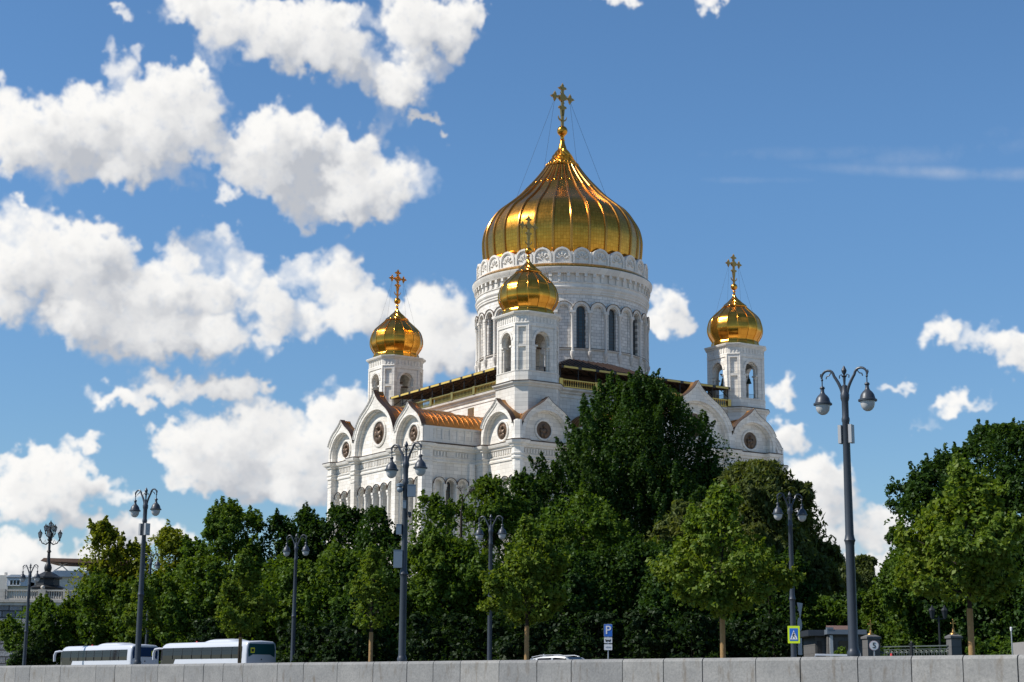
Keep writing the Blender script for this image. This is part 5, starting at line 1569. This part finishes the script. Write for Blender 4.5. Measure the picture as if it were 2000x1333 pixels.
# px, top y, half width px, depth, material, shape, clumps, label
T = [
    (85, 1175, 50, 156, LEAF_MID, 'dome', 'low bushy tree under the stone terrace, lowest at the far left'),
    (204, 1022, 50, 160, LEAF_OLIVE, 'egg', 'olive green tree with a pointed top between the candelabra and the tall left lamp'),
    (190, 1122, 50, 156, LEAF_MID, 'dome', 'lower green tree filling in beside the terrace wall, behind the left coach'),
    (262, 1062, 50, 160, LEAF_OLIVE, 'egg', 'olive tree directly behind the tall left lamp'),
    (335, 1032, 66, 158, LEAF_OLIVE, 'egg', 'olive tree right of the tall left lamp with sky showing through its top'),
    (300, 1130, 75, 154, LEAF_MID, 'dome', 'low mid-green tree above the gap between the two coaches'),
    (452, 986, 78, 148, LEAF_MID, 'egg', 'tallest of the green trees on the left, rounded top above the right coach'),
    (400, 1085, 70, 143, LEAF_MID, 'dome', 'low green tree right above the roof of the right coach'),
    (545, 1004, 58, 148, LEAF_DARK, 'egg', 'dark tree just left of the cathedral, top level with its neighbours'),
    (600, 1000, 60, 152, LEAF_DARK, 'egg', 'dark tree below the left corner of the cathedral'),
    (668, 986, 58, 150, LEAF_DARK, 'egg', 'dark tree overlapping the left-hand arcade of the cathedral'),
    (735, 990, 62, 146, LEAF_DARK, 'egg', 'dark tree left of the lamp with grey boxes, covering the base of the left arm'),
    (560, 1090, 76, 137, LEAF_MID, 'dome', 'green tree behind the bare lamp right of the coach'),
    (660, 1070, 75, 132, LEAF_MID, 'dome', 'green tree between the bare lamp and the thin young linden'),
    (752, 1120, 70, 128, LEAF_DARK, 'dome', 'low dark tree behind the lamp with grey boxes'),
    (845, 968, 62, 144, LEAF_MID, 'egg', 'green tree right of the lamp with grey boxes, reaching the cathedral arches'),
    (880, 1050, 85, 128, LEAF_MID, 'dome', 'bushy sunlit tree between the box lamp and the next bare lamp'),
    (950, 932, 70, 152, LEAF_MID, 'egg', 'tree with a tall crown just below the front corner of the cathedral'),
    (1012, 930, 62, 158, LEAF_DARK, 'egg', 'dark tree behind the front corner, left of the largest tree'),
    (1075, 935, 65, 165, LEAF_DARK, 'egg', 'dark tree tucked against the left side of the largest tree'),
    (1140, 964, 92, 124, LEAF_MID, 'dome', 'broad rounded tree in front of the largest tree, lit on its left'),
    (1120, 1075, 90, 116, LEAF_DARK, 'dome', 'dark low tree behind the parking sign and silver car'),
    (1245, 1060, 95, 118, LEAF_DARK, 'dome', 'shadowed tree right of the parking sign'),
    (1254, 742, 184, 172, LEAF_DARK, 'tent', 'largest dark tree rising in front of the right arm of the cathedral'),
    (1385, 905, 42, 176, LEAF_DARK, 'egg', 'dark tree on the right flank of the largest tree'),
    (1340, 985, 70, 130, LEAF_WILLOW, 'dome', 'small grey-green willow left of the broadest young linden'),
    (1478, 900, 118, 138, LEAF_WILLOW, 'dome', 'big grey-green willow below the right bell tower'),
    (1558, 1000, 60, 140, LEAF_WILLOW, 'dome', 'drooping willow side right behind the crossing-sign lamp'),
    (1500, 1090, 80, 118, LEAF_DARK, 'dome', 'dark tree in shade left of the crossing sign'),
    (1330, 1130, 85, 112, LEAF_DARK, 'dome', 'low dark tree behind the trunk of the broadest young linden'),
    (1630, 1095, 46, 165, LEAF_WILLOW, 'dome', 'small pale willow far behind the gatehouse'),
    (1678, 1088, 30, 170, LEAF_WILLOW, 'egg', 'narrow weeping tree just right of the tallest lamp'),
    (1600, 1165, 55, 128, LEAF_MID, 'dome', 'low green tree behind the flat roofed gatehouse'),
    (1965, 826, 130, 112, LEAF_DARK, 'dome', 'great dark tree at the right edge of the picture'),
    (1850, 888, 95, 116, LEAF_DARK, 'egg', 'dark tree behind the far right young linden'),
    (1793, 942, 60, 110, LEAF_DARK, 'egg', 'dark tree at the left side of the right-hand tree mass'),
    (1742, 1095, 42, 122, LEAF_MID, 'egg', 'green tree between the tallest lamp and the iron fence'),
    (1690, 1160, 50, 150, LEAF_DARK, 'dome', 'low dark tree directly behind the tallest lamp and gatehouse'),
    (1790, 1060, 68, 106, LEAF_MID, 'dome', 'green tree above the iron fence'),
    (1900, 1060, 100, 104, LEAF_DARK, 'dome', 'dark low tree behind the pillar and the far right young linden'),
    (2010, 1050, 70, 100, LEAF_DARK, 'dome', 'low dark tree cut by the right edge of the picture'),
]
for i, (px, pt, hw, Y, mt, shp, lab) in enumerate(T):
    wil = mt is LEAF_WILLOW
    big = hw > 100
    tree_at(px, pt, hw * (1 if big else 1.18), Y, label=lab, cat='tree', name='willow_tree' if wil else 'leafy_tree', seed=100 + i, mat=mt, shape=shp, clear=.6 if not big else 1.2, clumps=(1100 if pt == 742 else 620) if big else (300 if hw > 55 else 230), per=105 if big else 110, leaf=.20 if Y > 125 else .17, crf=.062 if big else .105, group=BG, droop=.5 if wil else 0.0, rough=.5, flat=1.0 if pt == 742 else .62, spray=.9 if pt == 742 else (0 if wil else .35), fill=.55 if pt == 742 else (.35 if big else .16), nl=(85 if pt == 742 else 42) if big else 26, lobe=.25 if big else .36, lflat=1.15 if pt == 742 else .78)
# shrubs in the shade at the foot of the trees
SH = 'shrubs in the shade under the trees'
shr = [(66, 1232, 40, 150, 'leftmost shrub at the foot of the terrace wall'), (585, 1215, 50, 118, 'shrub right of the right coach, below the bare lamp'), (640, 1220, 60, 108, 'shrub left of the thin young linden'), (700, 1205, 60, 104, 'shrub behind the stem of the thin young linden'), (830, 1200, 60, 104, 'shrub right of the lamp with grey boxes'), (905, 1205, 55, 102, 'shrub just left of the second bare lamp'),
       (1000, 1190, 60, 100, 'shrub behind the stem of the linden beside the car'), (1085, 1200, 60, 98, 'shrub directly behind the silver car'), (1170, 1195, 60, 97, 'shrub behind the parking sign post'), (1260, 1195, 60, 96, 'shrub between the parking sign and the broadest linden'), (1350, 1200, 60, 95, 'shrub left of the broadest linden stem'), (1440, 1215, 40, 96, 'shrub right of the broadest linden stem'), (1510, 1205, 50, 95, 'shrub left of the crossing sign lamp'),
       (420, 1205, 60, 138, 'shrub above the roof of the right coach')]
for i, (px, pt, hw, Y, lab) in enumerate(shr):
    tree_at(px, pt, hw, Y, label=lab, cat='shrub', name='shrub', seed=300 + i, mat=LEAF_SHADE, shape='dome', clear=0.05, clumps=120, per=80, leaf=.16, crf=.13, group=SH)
for i, (px, pt, hw, Y, lab) in enumerate([(1643, 1262, 17, 92, 'small round clipped bush before the gatehouse'), (1905, 1250, 24, 88, 'light green bush just right of the far right linden stem'), (1955, 1240, 38, 90, 'larger rounded bush by the pale stone slab')]):
    tree_at(px, pt, hw, Y, label=lab, cat='bush', name='bush', seed=400 + i, mat=LEAF_MID, shape='dome', clear=0.02, clumps=26, per=120, leaf=.12, crf=.28)

# a bare twiggy branch in front of the left arm
p = at(902, 930, 141); g = gz(p.x, p.y)
bt = thing('bare_tree', 'bare leafless branches showing against the cathedral arches', 'tree', (p.x, p.y, g))
b = MB(); rn = random.Random(8)


def twig(a, d, l, r, n):
    e = a + d * l; b.tube([a, a.lerp(e, .5) + Vector((rn.uniform(-.1, .1), 0, .05)) * l * .4, e], [r, r * .8, r * .5], 5)
    if n:
        for _ in range(3):
            nd = (d + Vector((rn.uniform(-.9, .9), rn.uniform(-.5, .5), rn.uniform(-.1, .5)))).normalized(); twig(e, nd, l * rn.uniform(.55, .8), r * .6, n - 1)


zt = p.z - g
b.tube([(0, 0, -.2), (0, 0, zt - 3.2)], [.22, .1], 8); twig(Vector((0, 0, zt - 3.2)), Vector((.1, 0, 1)), 1.0, .07, 5)
b.build('branches', BARK, bt)

# ------------------------------------------------------------------ gatehouse, gate pillars and iron fence at the right
GSTONE = stone_mat('grey_gate_granite', (.125, .125, .125), (.07, .07, .07), 1.0, .45, stain=.6)
ZINC = plain('zinc_roof_sheet', (.15, .18, .215), .45, .2, .08); TILE = plain('brown_roof_tile', (.10, .055, .04), .7)
Yg = 95
gl = at(1592, 1280, Yg); gr = at(1692, 1280, Yg)
sc_ = Yg / FOC
gh = thing('gatehouse', 'low grey stone gatehouse with flat zinc roof behind the tallest lamp', 'building', (gl.x, Yg, RZ + .3), R(0))
X = lambda px: (px - 1592) * sc_
Z = lambda py: (1347 - py) * sc_ - .0
b = MB()
b.box(X(1620), X(1690), .3, 5, 0, Z(1250)); b.box(X(1600), X(1622), 1.2, 5, 0, Z(1252))
wl = b.build('wall', GSTONE, gh)
b = MB(); b.box(X(1604), X(1612), 1.12, 1.21, 0, Z(1262)); b.build('door', SBLK, gh)
b = MB(); b.box(X(1622), X(1628), .1, .4, 0, Z(1252)); b.build('column', GALV, gh)
b = MB(); b.box(X(1640), X(1672), .2, .32, .5, Z(1262)); b.build('window', BUSGLASS, gh)
b = MB(); b.box(X(1616), X(1692), -.1, 5.2, Z(1250), Z(1241)); b.box(X(1616), X(1628), -.12, .3, Z(1241), Z(1237)); b.build('roof_edge', ZINC, gh)
b = MB(); b.box(X(1585), X(1618), .8, 5.2, Z(1252), Z(1241)); b.build('porch_roof', IRON, gh)
b = MB()
for k in range(16): b.tube([(X(1630) + k * .085, -.02, Z(1243)), (X(1630) + k * .085, 2.2, Z(1232))], .05, 6)
b.build('roof_tiles', TILE, gh)


def pillar(px0, px1, ptop, Y, label):
    a = at(px0, 1280, Y); w = (px1 - px0) * Y / FOC; h = (1347.5 - ptop) * Y / FOC
    t = thing('gate_pillar', label, 'pillar', (a.x + w / 2, Y, RZ + .1), R(12), 'granite gate pillars topped with gold crosses')
    b = MB(); b.box(-w / 2 + .04, w / 2 - .04, -w / 2 + .04, w / 2 - .04, 0, h - .2); b.box(-w / 2, w / 2, -w / 2, w / 2, 0, .5); b.build('shaft', GSTONE, t)
    b = MB(); b.box(-w / 2 - .02, w / 2 + .02, -w / 2 - .02, w / 2 + .02, h - .2, h - .08)
    b.face([(-w / 2, -w / 2, h - .08), (w / 2, -w / 2, h - .08), (.1, -.1, h + .06), (-.1, -.1, h + .06)]); b.face([(w / 2, -w / 2, h - .08), (w / 2, w / 2, h - .08), (.1, .1, h + .06), (.1, -.1, h + .06)]); b.face([(-w / 2, w / 2, h - .08), (-w / 2, -w / 2, h - .08), (-.1, -.1, h + .06), (-.1, .1, h + .06)]); b.build('capstone', GSTONE, t)
    b = MB(); b.lathe([(.22, h + .02), (.2, h + .08), (.09, h + .14), (.06, h + .28), (.09, h + .32), (.03, h + .36), (.02, h + .4)], 14)
    b.box(-.025, .025, -.02, .02, h + .35, h + .80); b.box(-.12, .12, -.02, .02, h + .58, h + .63)
    for x, z in ((-.13, .605), (.13, .605), (0, .81)): b.ball((x, 0, h + z), .035, 8, 6)
    b.build('cross', GOLD_DARK, t)
    return t, h


pl1, h1 = pillar(1688, 1716, 1245, 94, 'granite pillar with a gold cross beside the round white sign')
pl2, h2 = pillar(1852, 1876, 1243, 90, 'granite pillar with a gold cross just left of the far right linden stem')
p = at(1706.5, 1261.5, 92.6)
rs = thing('speed_sign', 'round white sign with a black 5 in front of the granite pillar', 'road sign', (p.x, p.y - .1, p.z), 0)
disc_ = lambda r, y0, y1: [((r * math.cos(2 * PI * i / 28), r * math.sin(2 * PI * i / 28))) for i in range(28)]
b = MB(); b.prism(disc_(.27, 0, 0), lambda t, z, d: (t, d, z), 0, .02); b.build('rim', plain('faded_pink_rim', (.50, .38, .40), .5), rs)
b = MB(); b.prism(disc_(.235, 0, 0), lambda t, z, d: (t, d, z), -.006, .01); b.build('plate', SWHITE, rs)
text_mesh('5', .42, 'digit', SBLK, rs, (0, -.012, 0), (R(90), 0, 0))
b = MB(); b.bar((0, .04, 0), (0, .04, -(p.z - RZ)), .06); b.build('post', GALV, rs)
# iron fence
A = at(1716, 1264, 94); B_ = at(1852, 1263, 90); fl = Vector((B_.x - A.x, B_.y - A.y, 0)); Lf = fl.length
fe = thing('iron_fence', 'black iron fence with looped arches between the two cross-topped pillars', 'fence', (A.x, A.y, RZ + .13), math.atan2(fl.y, fl.x))
fh = A.z - RZ - .13
b = MB(); b.bar((0, 0, fh), (Lf, 0, fh), .05, .06); b.bar((0, 0, .3), (Lf, 0, .3), .05); b.bar((0, 0, fh - .16), (Lf, 0, fh - .16), .03)
n_ = 14
for k in range(n_ * 2):
    x = Lf * (k + .5) / (n_ * 2); b.bar((x, 0, .3), (x, 0, fh - .3 if k % 2 else fh - .16), .028)
for k in range(n_):
    c = Lf * (k + .5) / n_; r = Lf / n_ * .5
    for rr in (r, r * .55): b.tube([(c + rr * math.cos(PI * i / 10), 0, fh - .34 - r * .4 + rr * 1.0 * math.sin(PI * i / 10)) for i in range(11)], .018, 5)
b.build('railing', plain('verdigris_iron', (.085, .105, .10), .5, .2, .15), fe)
b = MB(); b.box(Lf * .47, Lf * .47 + .14, -.07, .07, 0, fh + .08); b.box(Lf * .47 - .03, Lf * .47 + .17, -.1, .1, fh + .08, fh + .14); b.lathe([(.06, fh + .14), (.07, fh + .2), (.01, fh + .3)], 8, (Lf * .47 + .07, 0)); b.build('post', IRON_DK, fe)
# barrier boom, red marker, pale slab, park lantern
p = at(1592, 1279, 82); q2 = at(1668, 1280.5, 82)
bo = thing('barrier_boom', 'thin lowered barrier boom in front of the gatehouse', 'barrier', (p.x, p.y, 0), 0)
b = MB(); b.bar((0, 0, p.z), (q2.x - p.x, 0, q2.z), .05, .09); b.build('boom', SWHITE, bo)
b = MB(); b.box(q2.x - p.x, q2.x - p.x + .3, -.15, .15, RZ + .1, q2.z + .1); b.build('housing', GALV, bo)
b = MB(); b.bar((0, 0, RZ + .1), (0, 0, p.z - .05), .06); b.build('rest_post', GALV, bo)
p = at(1741, 1279, 80)
rm = thing('marker_cone', 'tip of a red traffic cone by the iron fence', 'cone', (p.x, p.y, RZ + .13), 0)
b = MB(); hh = p.z - RZ - .13 + .06; b.lathe([(.16, .05), (.05, hh - .04), (.035, hh), (.01, hh)], 14); b.build('cone', SRED, rm); b = MB(); b.box(-.2, .2, -.2, .2, 0, .05); b.build('base', RUBBER, rm)
p = at(1978, 1256, 72); p2_ = at(2090, 1250, 66)
sl = thing('stone_slab_wall', 'pale stone slab wall end at the right edge above the parapet', 'wall', (p.x, p.y, RZ), math.atan2(p2_.y - p.y, p2_.x - p.x))
b = MB(); b.prism([(.15, 0), (3, 0), (3, p.z - RZ + .02), (-.03, p.z - RZ)], lambda t, z, d: (t, d, z), 0, .4); b.build('slab', PAVE, sl)
p = at(1833, 1197, 97); g = gz(p.x, p.y)
pk = thing('park_lantern', 'dark twin lantern half hidden in shade above the iron fence', 'street lamp', (p.x, p.y, g), 0)
hz = p.z - g
b = MB(); b.tube([(0, 0, 0), (0, 0, hz - .2)], [.08, .05], 8); b.bar((-.42, 0, hz - .35), (.42, 0, hz - .35), .05); b.build('post', IRON_DK, pk)
for s in (-1, 1):
    b = MB(); b.lathe([(.05, hz - .35), (.11, hz - .28), (.19, hz + .12), (.20, hz + .13)], 6, (s * .36, 0)); b.build('lantern_glass', IRON, pk)  # glass in dark paint, standing in for the shade around the lantern
    b = MB(); b.lathe([(.22, hz + .12), (.14, hz + .24), (.06, hz + .3), (.05, hz + .38), (.01, hz + .42)], 6, (s * .36, 0)); b.build('lantern_cap', IRON_DK, pk)
p = at(1975, 1232, 88)
fl_ = thing('flood_lamp', 'thin post with a small white head above the right-hand bush', 'lamp', (p.x, p.y, RZ + .13), 0)
b = MB(); b.tube([(0, 0, 0), (0, 0, p.z - RZ - .1)], .03, 6); b.build('post', GALV, fl_); b = MB(); b.lathe([(.05, p.z - RZ - .16), (.07, p.z - RZ + .02), (.01, p.z - RZ + .06)], 8); b.build('head', SWHITE, fl_)

# ------------------------------------------------------------------ bridge terrace, candelabra and the roofs behind it at the left
TST = stone_mat('terrace_limestone', (.56, .52, .46), (.36, .33, .29), 1.2, .5)
RUST = NT('rusticated_wall'); _o = RUST.obj(); _sp = RUST.n('ShaderNodeSeparateXYZ'); RUST.l(_o, _sp.inputs[0]); _cb = RUST.n('ShaderNodeCombineXYZ'); RUST.l(_sp.outputs[0], _cb.inputs[0]); RUST.l(_sp.outputs[2], _cb.inputs[1])
_b = RUST.n('ShaderNodeTexBrick'); RUST.l(_cb.outputs[0], _b.inputs[0])
for q_, c_ in (('Color1', (.13, .135, .15, 1)), ('Color2', (.40, .40, .41, 1)), ('Mortar', (.05, .05, .055, 1))): _b.inputs[q_].default_value = c_
for q_, c_ in (('Scale', 1), ('Mortar Size', .06), ('Brick Width', 1.5), ('Row Height', .72), ('Mortar Smooth', .4)): _b.inputs[q_].default_value = c_
RUST.l(RUST.mix(.6, _b.outputs[0], RUST.ramp(RUST.noise(_o, 1.2, 6, .7), [(.3, (.5, .5, .52)), (.7, (1.2, 1.2, 1.2))]), 'MULTIPLY'), RUST.p.inputs['Base Color']); RUST.set(RUST.p, Roughness=.85); RUST.bump(RUST.math('ADD', RUST.math('MULTIPLY', _b.outputs[1], -1.0), RUST.noise(_o, 2.5, 5, .7)), .9, .25); RUST = RUST.m
Yt = 188
sT = Yt / FOC
a = at(-60, 1176, Yt); zt_ = a.z
tw = thing('stone_terrace', 'rusticated stone terrace wall with a balustrade at the far left', 'wall', (a.x, Yt, 0), 0)
Wt = 245 * sT
b = MB(); b.box(0, Wt, 0, 12, -.5, zt_); b.build('rusticated_wall', RUST, tw)
b = MB(); b.box(-.1, Wt + .1, -.35, 12, zt_, zt_ + .3); b.box(-.1, Wt + .1, -.2, .3, zt_ - .35, zt_); b.build('coping', TST, tw)
hb_ = 19 * sT
b = MB(); b.box(0, Wt, -.18, .18, zt_ + .3, zt_ + .42); b.box(0, Wt, -.2, .2, zt_ + .3 + hb_ - .16, zt_ + .3 + hb_)
for k in range(52):
    x = Wt * (k + .5) / 52
    b.lathe([(.07, zt_ + .42), (.13, zt_ + .58), (.06, zt_ + .85), (.09, zt_ + .3 + hb_ - .16)], 8, (x, 0))
for px in (-20, 4, 80, 126, 170):
    x = (px + 60) * sT; w_ = .42 if px == 80 else .3
    b.box(x - w_, x + w_, -.28, .28, zt_ + .25, zt_ + .34 + hb_)
b.ball(((80 + 60) * sT, 0, zt_ + .34 + hb_ + .22), .24, 12, 8)
b.build('balustrade', TST, tw)

ca_ = at(90, 1170, Yt + 5); Yc2 = Yt + 5; s2 = Yc2 / FOC
Zc = lambda py: at(90, py, Yc2).z
cd = thing('candelabra', 'ornate black multi-lantern candelabra on a dark pedestal at the left', 'street lamp', (ca_.x, Yc2, 0), 0)
b = MB(); z0 = Zc(1172)
b.lathe([(2.0, z0), (2.0, Zc(1158)), (1.85, Zc(1155)), (1.85, Zc(1150)), (2.1, Zc(1149)), (1.75, Zc(1146)), (1.45, Zc(1144)), (1.4, Zc(1132)), (1.75, Zc(1131)), (1.75, Zc(1128)), (1.45, Zc(1127)), (1.0, Zc(1122)), (.4, Zc(1117)), (.35, Zc(1116))], 8, smooth=False); b.build('pedestal', IRON_DK, cd)
b = MB(); b.lathe([(.35, Zc(1117)), (.42, Zc(1113)), (.45, Zc(1109)), (.34, Zc(1103)), (.25, Zc(1101)), (.2, Zc(1098)), (.16, Zc(1080)), (.28, Zc(1078)), (.15, Zc(1074)), (.14, Zc(1058)), (.3, Zc(1055)), (.18, Zc(1050)), (.12, Zc(1030)), (.1, Zc(1024))], 12); b.build('stem', IRON_DK, cd)


def lantern(dx, dy, py, k=1.0):
    zb = Zc(py); b = MB()
    b.lathe([(.06 * k, zb - .1), (.16 * k, zb), (.27 * k, zb + .52 * k), (.3 * k, zb + .54 * k)], 6, (dx, dy), smooth=False); b.build('lantern_glass', LAMPGLASS, cd)
    b = MB(); b.lathe([(.34 * k, zb + .54 * k), (.2 * k, zb + .74 * k), (.07 * k, zb + .84 * k), (.09 * k, zb + .9 * k), (.01, zb + 1.08 * k)], 6, (dx, dy), smooth=False)
    for j in range(6): b.bar((dx + .17 * k * math.cos(j * PI / 3), dy + .17 * k * math.sin(j * PI / 3), zb), (dx + .29 * k * math.cos(j * PI / 3), dy + .29 * k * math.sin(j * PI / 3), zb + .54 * k), .03)
    b.lathe([(.02, zb - .45), (.09, zb - .3), (.05, zb - .2), (.17 * k, zb)], 8, (dx, dy)); b.build('lantern_frame', IRON_DK, cd)


def arm_(dx, dy, z0, z1):
    b = MB(); b.tube([(0, 0, z0), (dx * .35, dy * .35, z0 - .35), (dx * .75, dy * .75, z0 - .2), (dx, dy, z1)], [.08, .07, .06, .05], 6)
    b.tube([(dx * .3, dy * .3, z0 - .3), (dx * .45, dy * .45, z0 + .2), (dx * .6, dy * .6, z0 - .15)], .03, 5); b.build('bracket', IRON_DK, cd)


for j in range(4):
    an = j * PI / 2 + .15; dx, dy = 1.12 * math.cos(an), 1.12 * math.sin(an); arm_(dx, dy, Zc(1058), Zc(1052)); lantern(dx, dy, 1050, .85)
for j in range(4):
    an = j * PI / 2 + .8; dx, dy = .62 * math.cos(an), .62 * math.sin(an); arm_(dx, dy, Zc(1044), Zc(1040)); lantern(dx, dy, 1037, .75)
lantern(0, 0, 1030, .75)

# buildings behind the terrace
Yb = 235; sB = Yb / FOC
o_ = at(-40, 1180, Yb); Zb = lambda py: at(40, py, Yb).z; Xb = lambda px: (px + 40) * sB
TIN = plain('grey_tin_wall', (.45, .49, .55), .6, 0, .08); CREAM = plain('cream_plaster', (.62, .58, .52), .8, 0, .1); RUSTR = plain('rusty_brown_roof', (.20, .11, .07), .7, 0, .2)
hs = thing('attic_house', 'grey metal-clad attic house with a white window row at the far left', 'building', (o_.x, Yb, 0), 0)
b = MB(); b.box(Xb(-40), Xb(12), 0, 8, -1, Zb(1124)); b.box(Xb(12), Xb(50), .6, 8, -1, Zb(1136)); b.build('wall', CREAM, hs)
b = MB(); b.box(Xb(10), Xb(50), -.05, 6, Zb(1145), Zb(1128)); b.prism([(Xb(8), Zb(1128)), (Xb(52), Zb(1128)), (Xb(44), Zb(1123)), (Xb(18), Zb(1123))], lambda t, z, d: (t, d, z), -.3, 6); b.build('attic', TIN, hs)
b = MB(); b.box(Xb(16), Xb(36), -.1, .05, Zb(1144), Zb(1133)); w1 = b.build('window', BUSGLASS, hs)
b = MB()
for px in (16, 22.5, 29, 36): b.box(Xb(px) - .06, Xb(px) + .06, -.14, -.05, Zb(1144), Zb(1133))
b.box(Xb(16), Xb(36), -.14, -.05, Zb(1133) - .06, Zb(1133) + .06); b.box(Xb(16), Xb(36), -.14, -.05, Zb(1144) - .06, Zb(1144) + .06); b.build('frame', SWHITE, w1)
b = MB(); b.box(Xb(2), Xb(6), .5, 1, Zb(1130), Zb(1118)); b.build('chimney', CREAM, hs)
pv = thing('pavilion', 'flat-roofed pavilion with a wide brown overhanging roof behind the candelabra', 'building', (o_.x, Yb + 10, 0), 0)
sB2 = (Yb + 10) / FOC; X2 = lambda px: (px + 40) * sB2; 
Zp = lambda py: at(90, py, Yb + 10).z
b = MB(); b.box(X2(60), X2(200), 1, 9, -1, Zp(1118)); b.build('wall', CREAM, pv)
b = MB(); b.prism([(X2(46), Zp(1126)), (X2(220), Zp(1126)), (X2(220), Zp(1117)), (X2(62), Zp(1114)), (X2(52), Zp(1117))], lambda t, z, d: (t, d, z), .3, 9); b.build('lower_roof', TIN, pv)
b = MB(); b.box(X2(114), X2(200), 2, 8, Zp(1114), Zp(1098)); b.build('upper_room', RUSTR, pv)
b = MB(); b.prism([(X2(34), Zp(1097)), (X2(40), Zp(1091)), (X2(220), Zp(1094)), (X2(220), Zp(1099)), (X2(112), Zp(1100))], lambda t, z, d: (t, d, z), -1, 9); b.build('roof', RUSTR, pv)
b = MB()
for px0, px1 in ((50, 75), (78, 60), (95, 110)): b.bar((X2(px0), 2, Zp(1114)), (X2(px1), 2, Zp(1098)), .14)
b.build('strut', SWHITE, pv)
b = MB(); b.box(X2(118), X2(135), .85, 1.0, Zp(1146), Zp(1128)); b.build('window', BUSGLASS, pv)
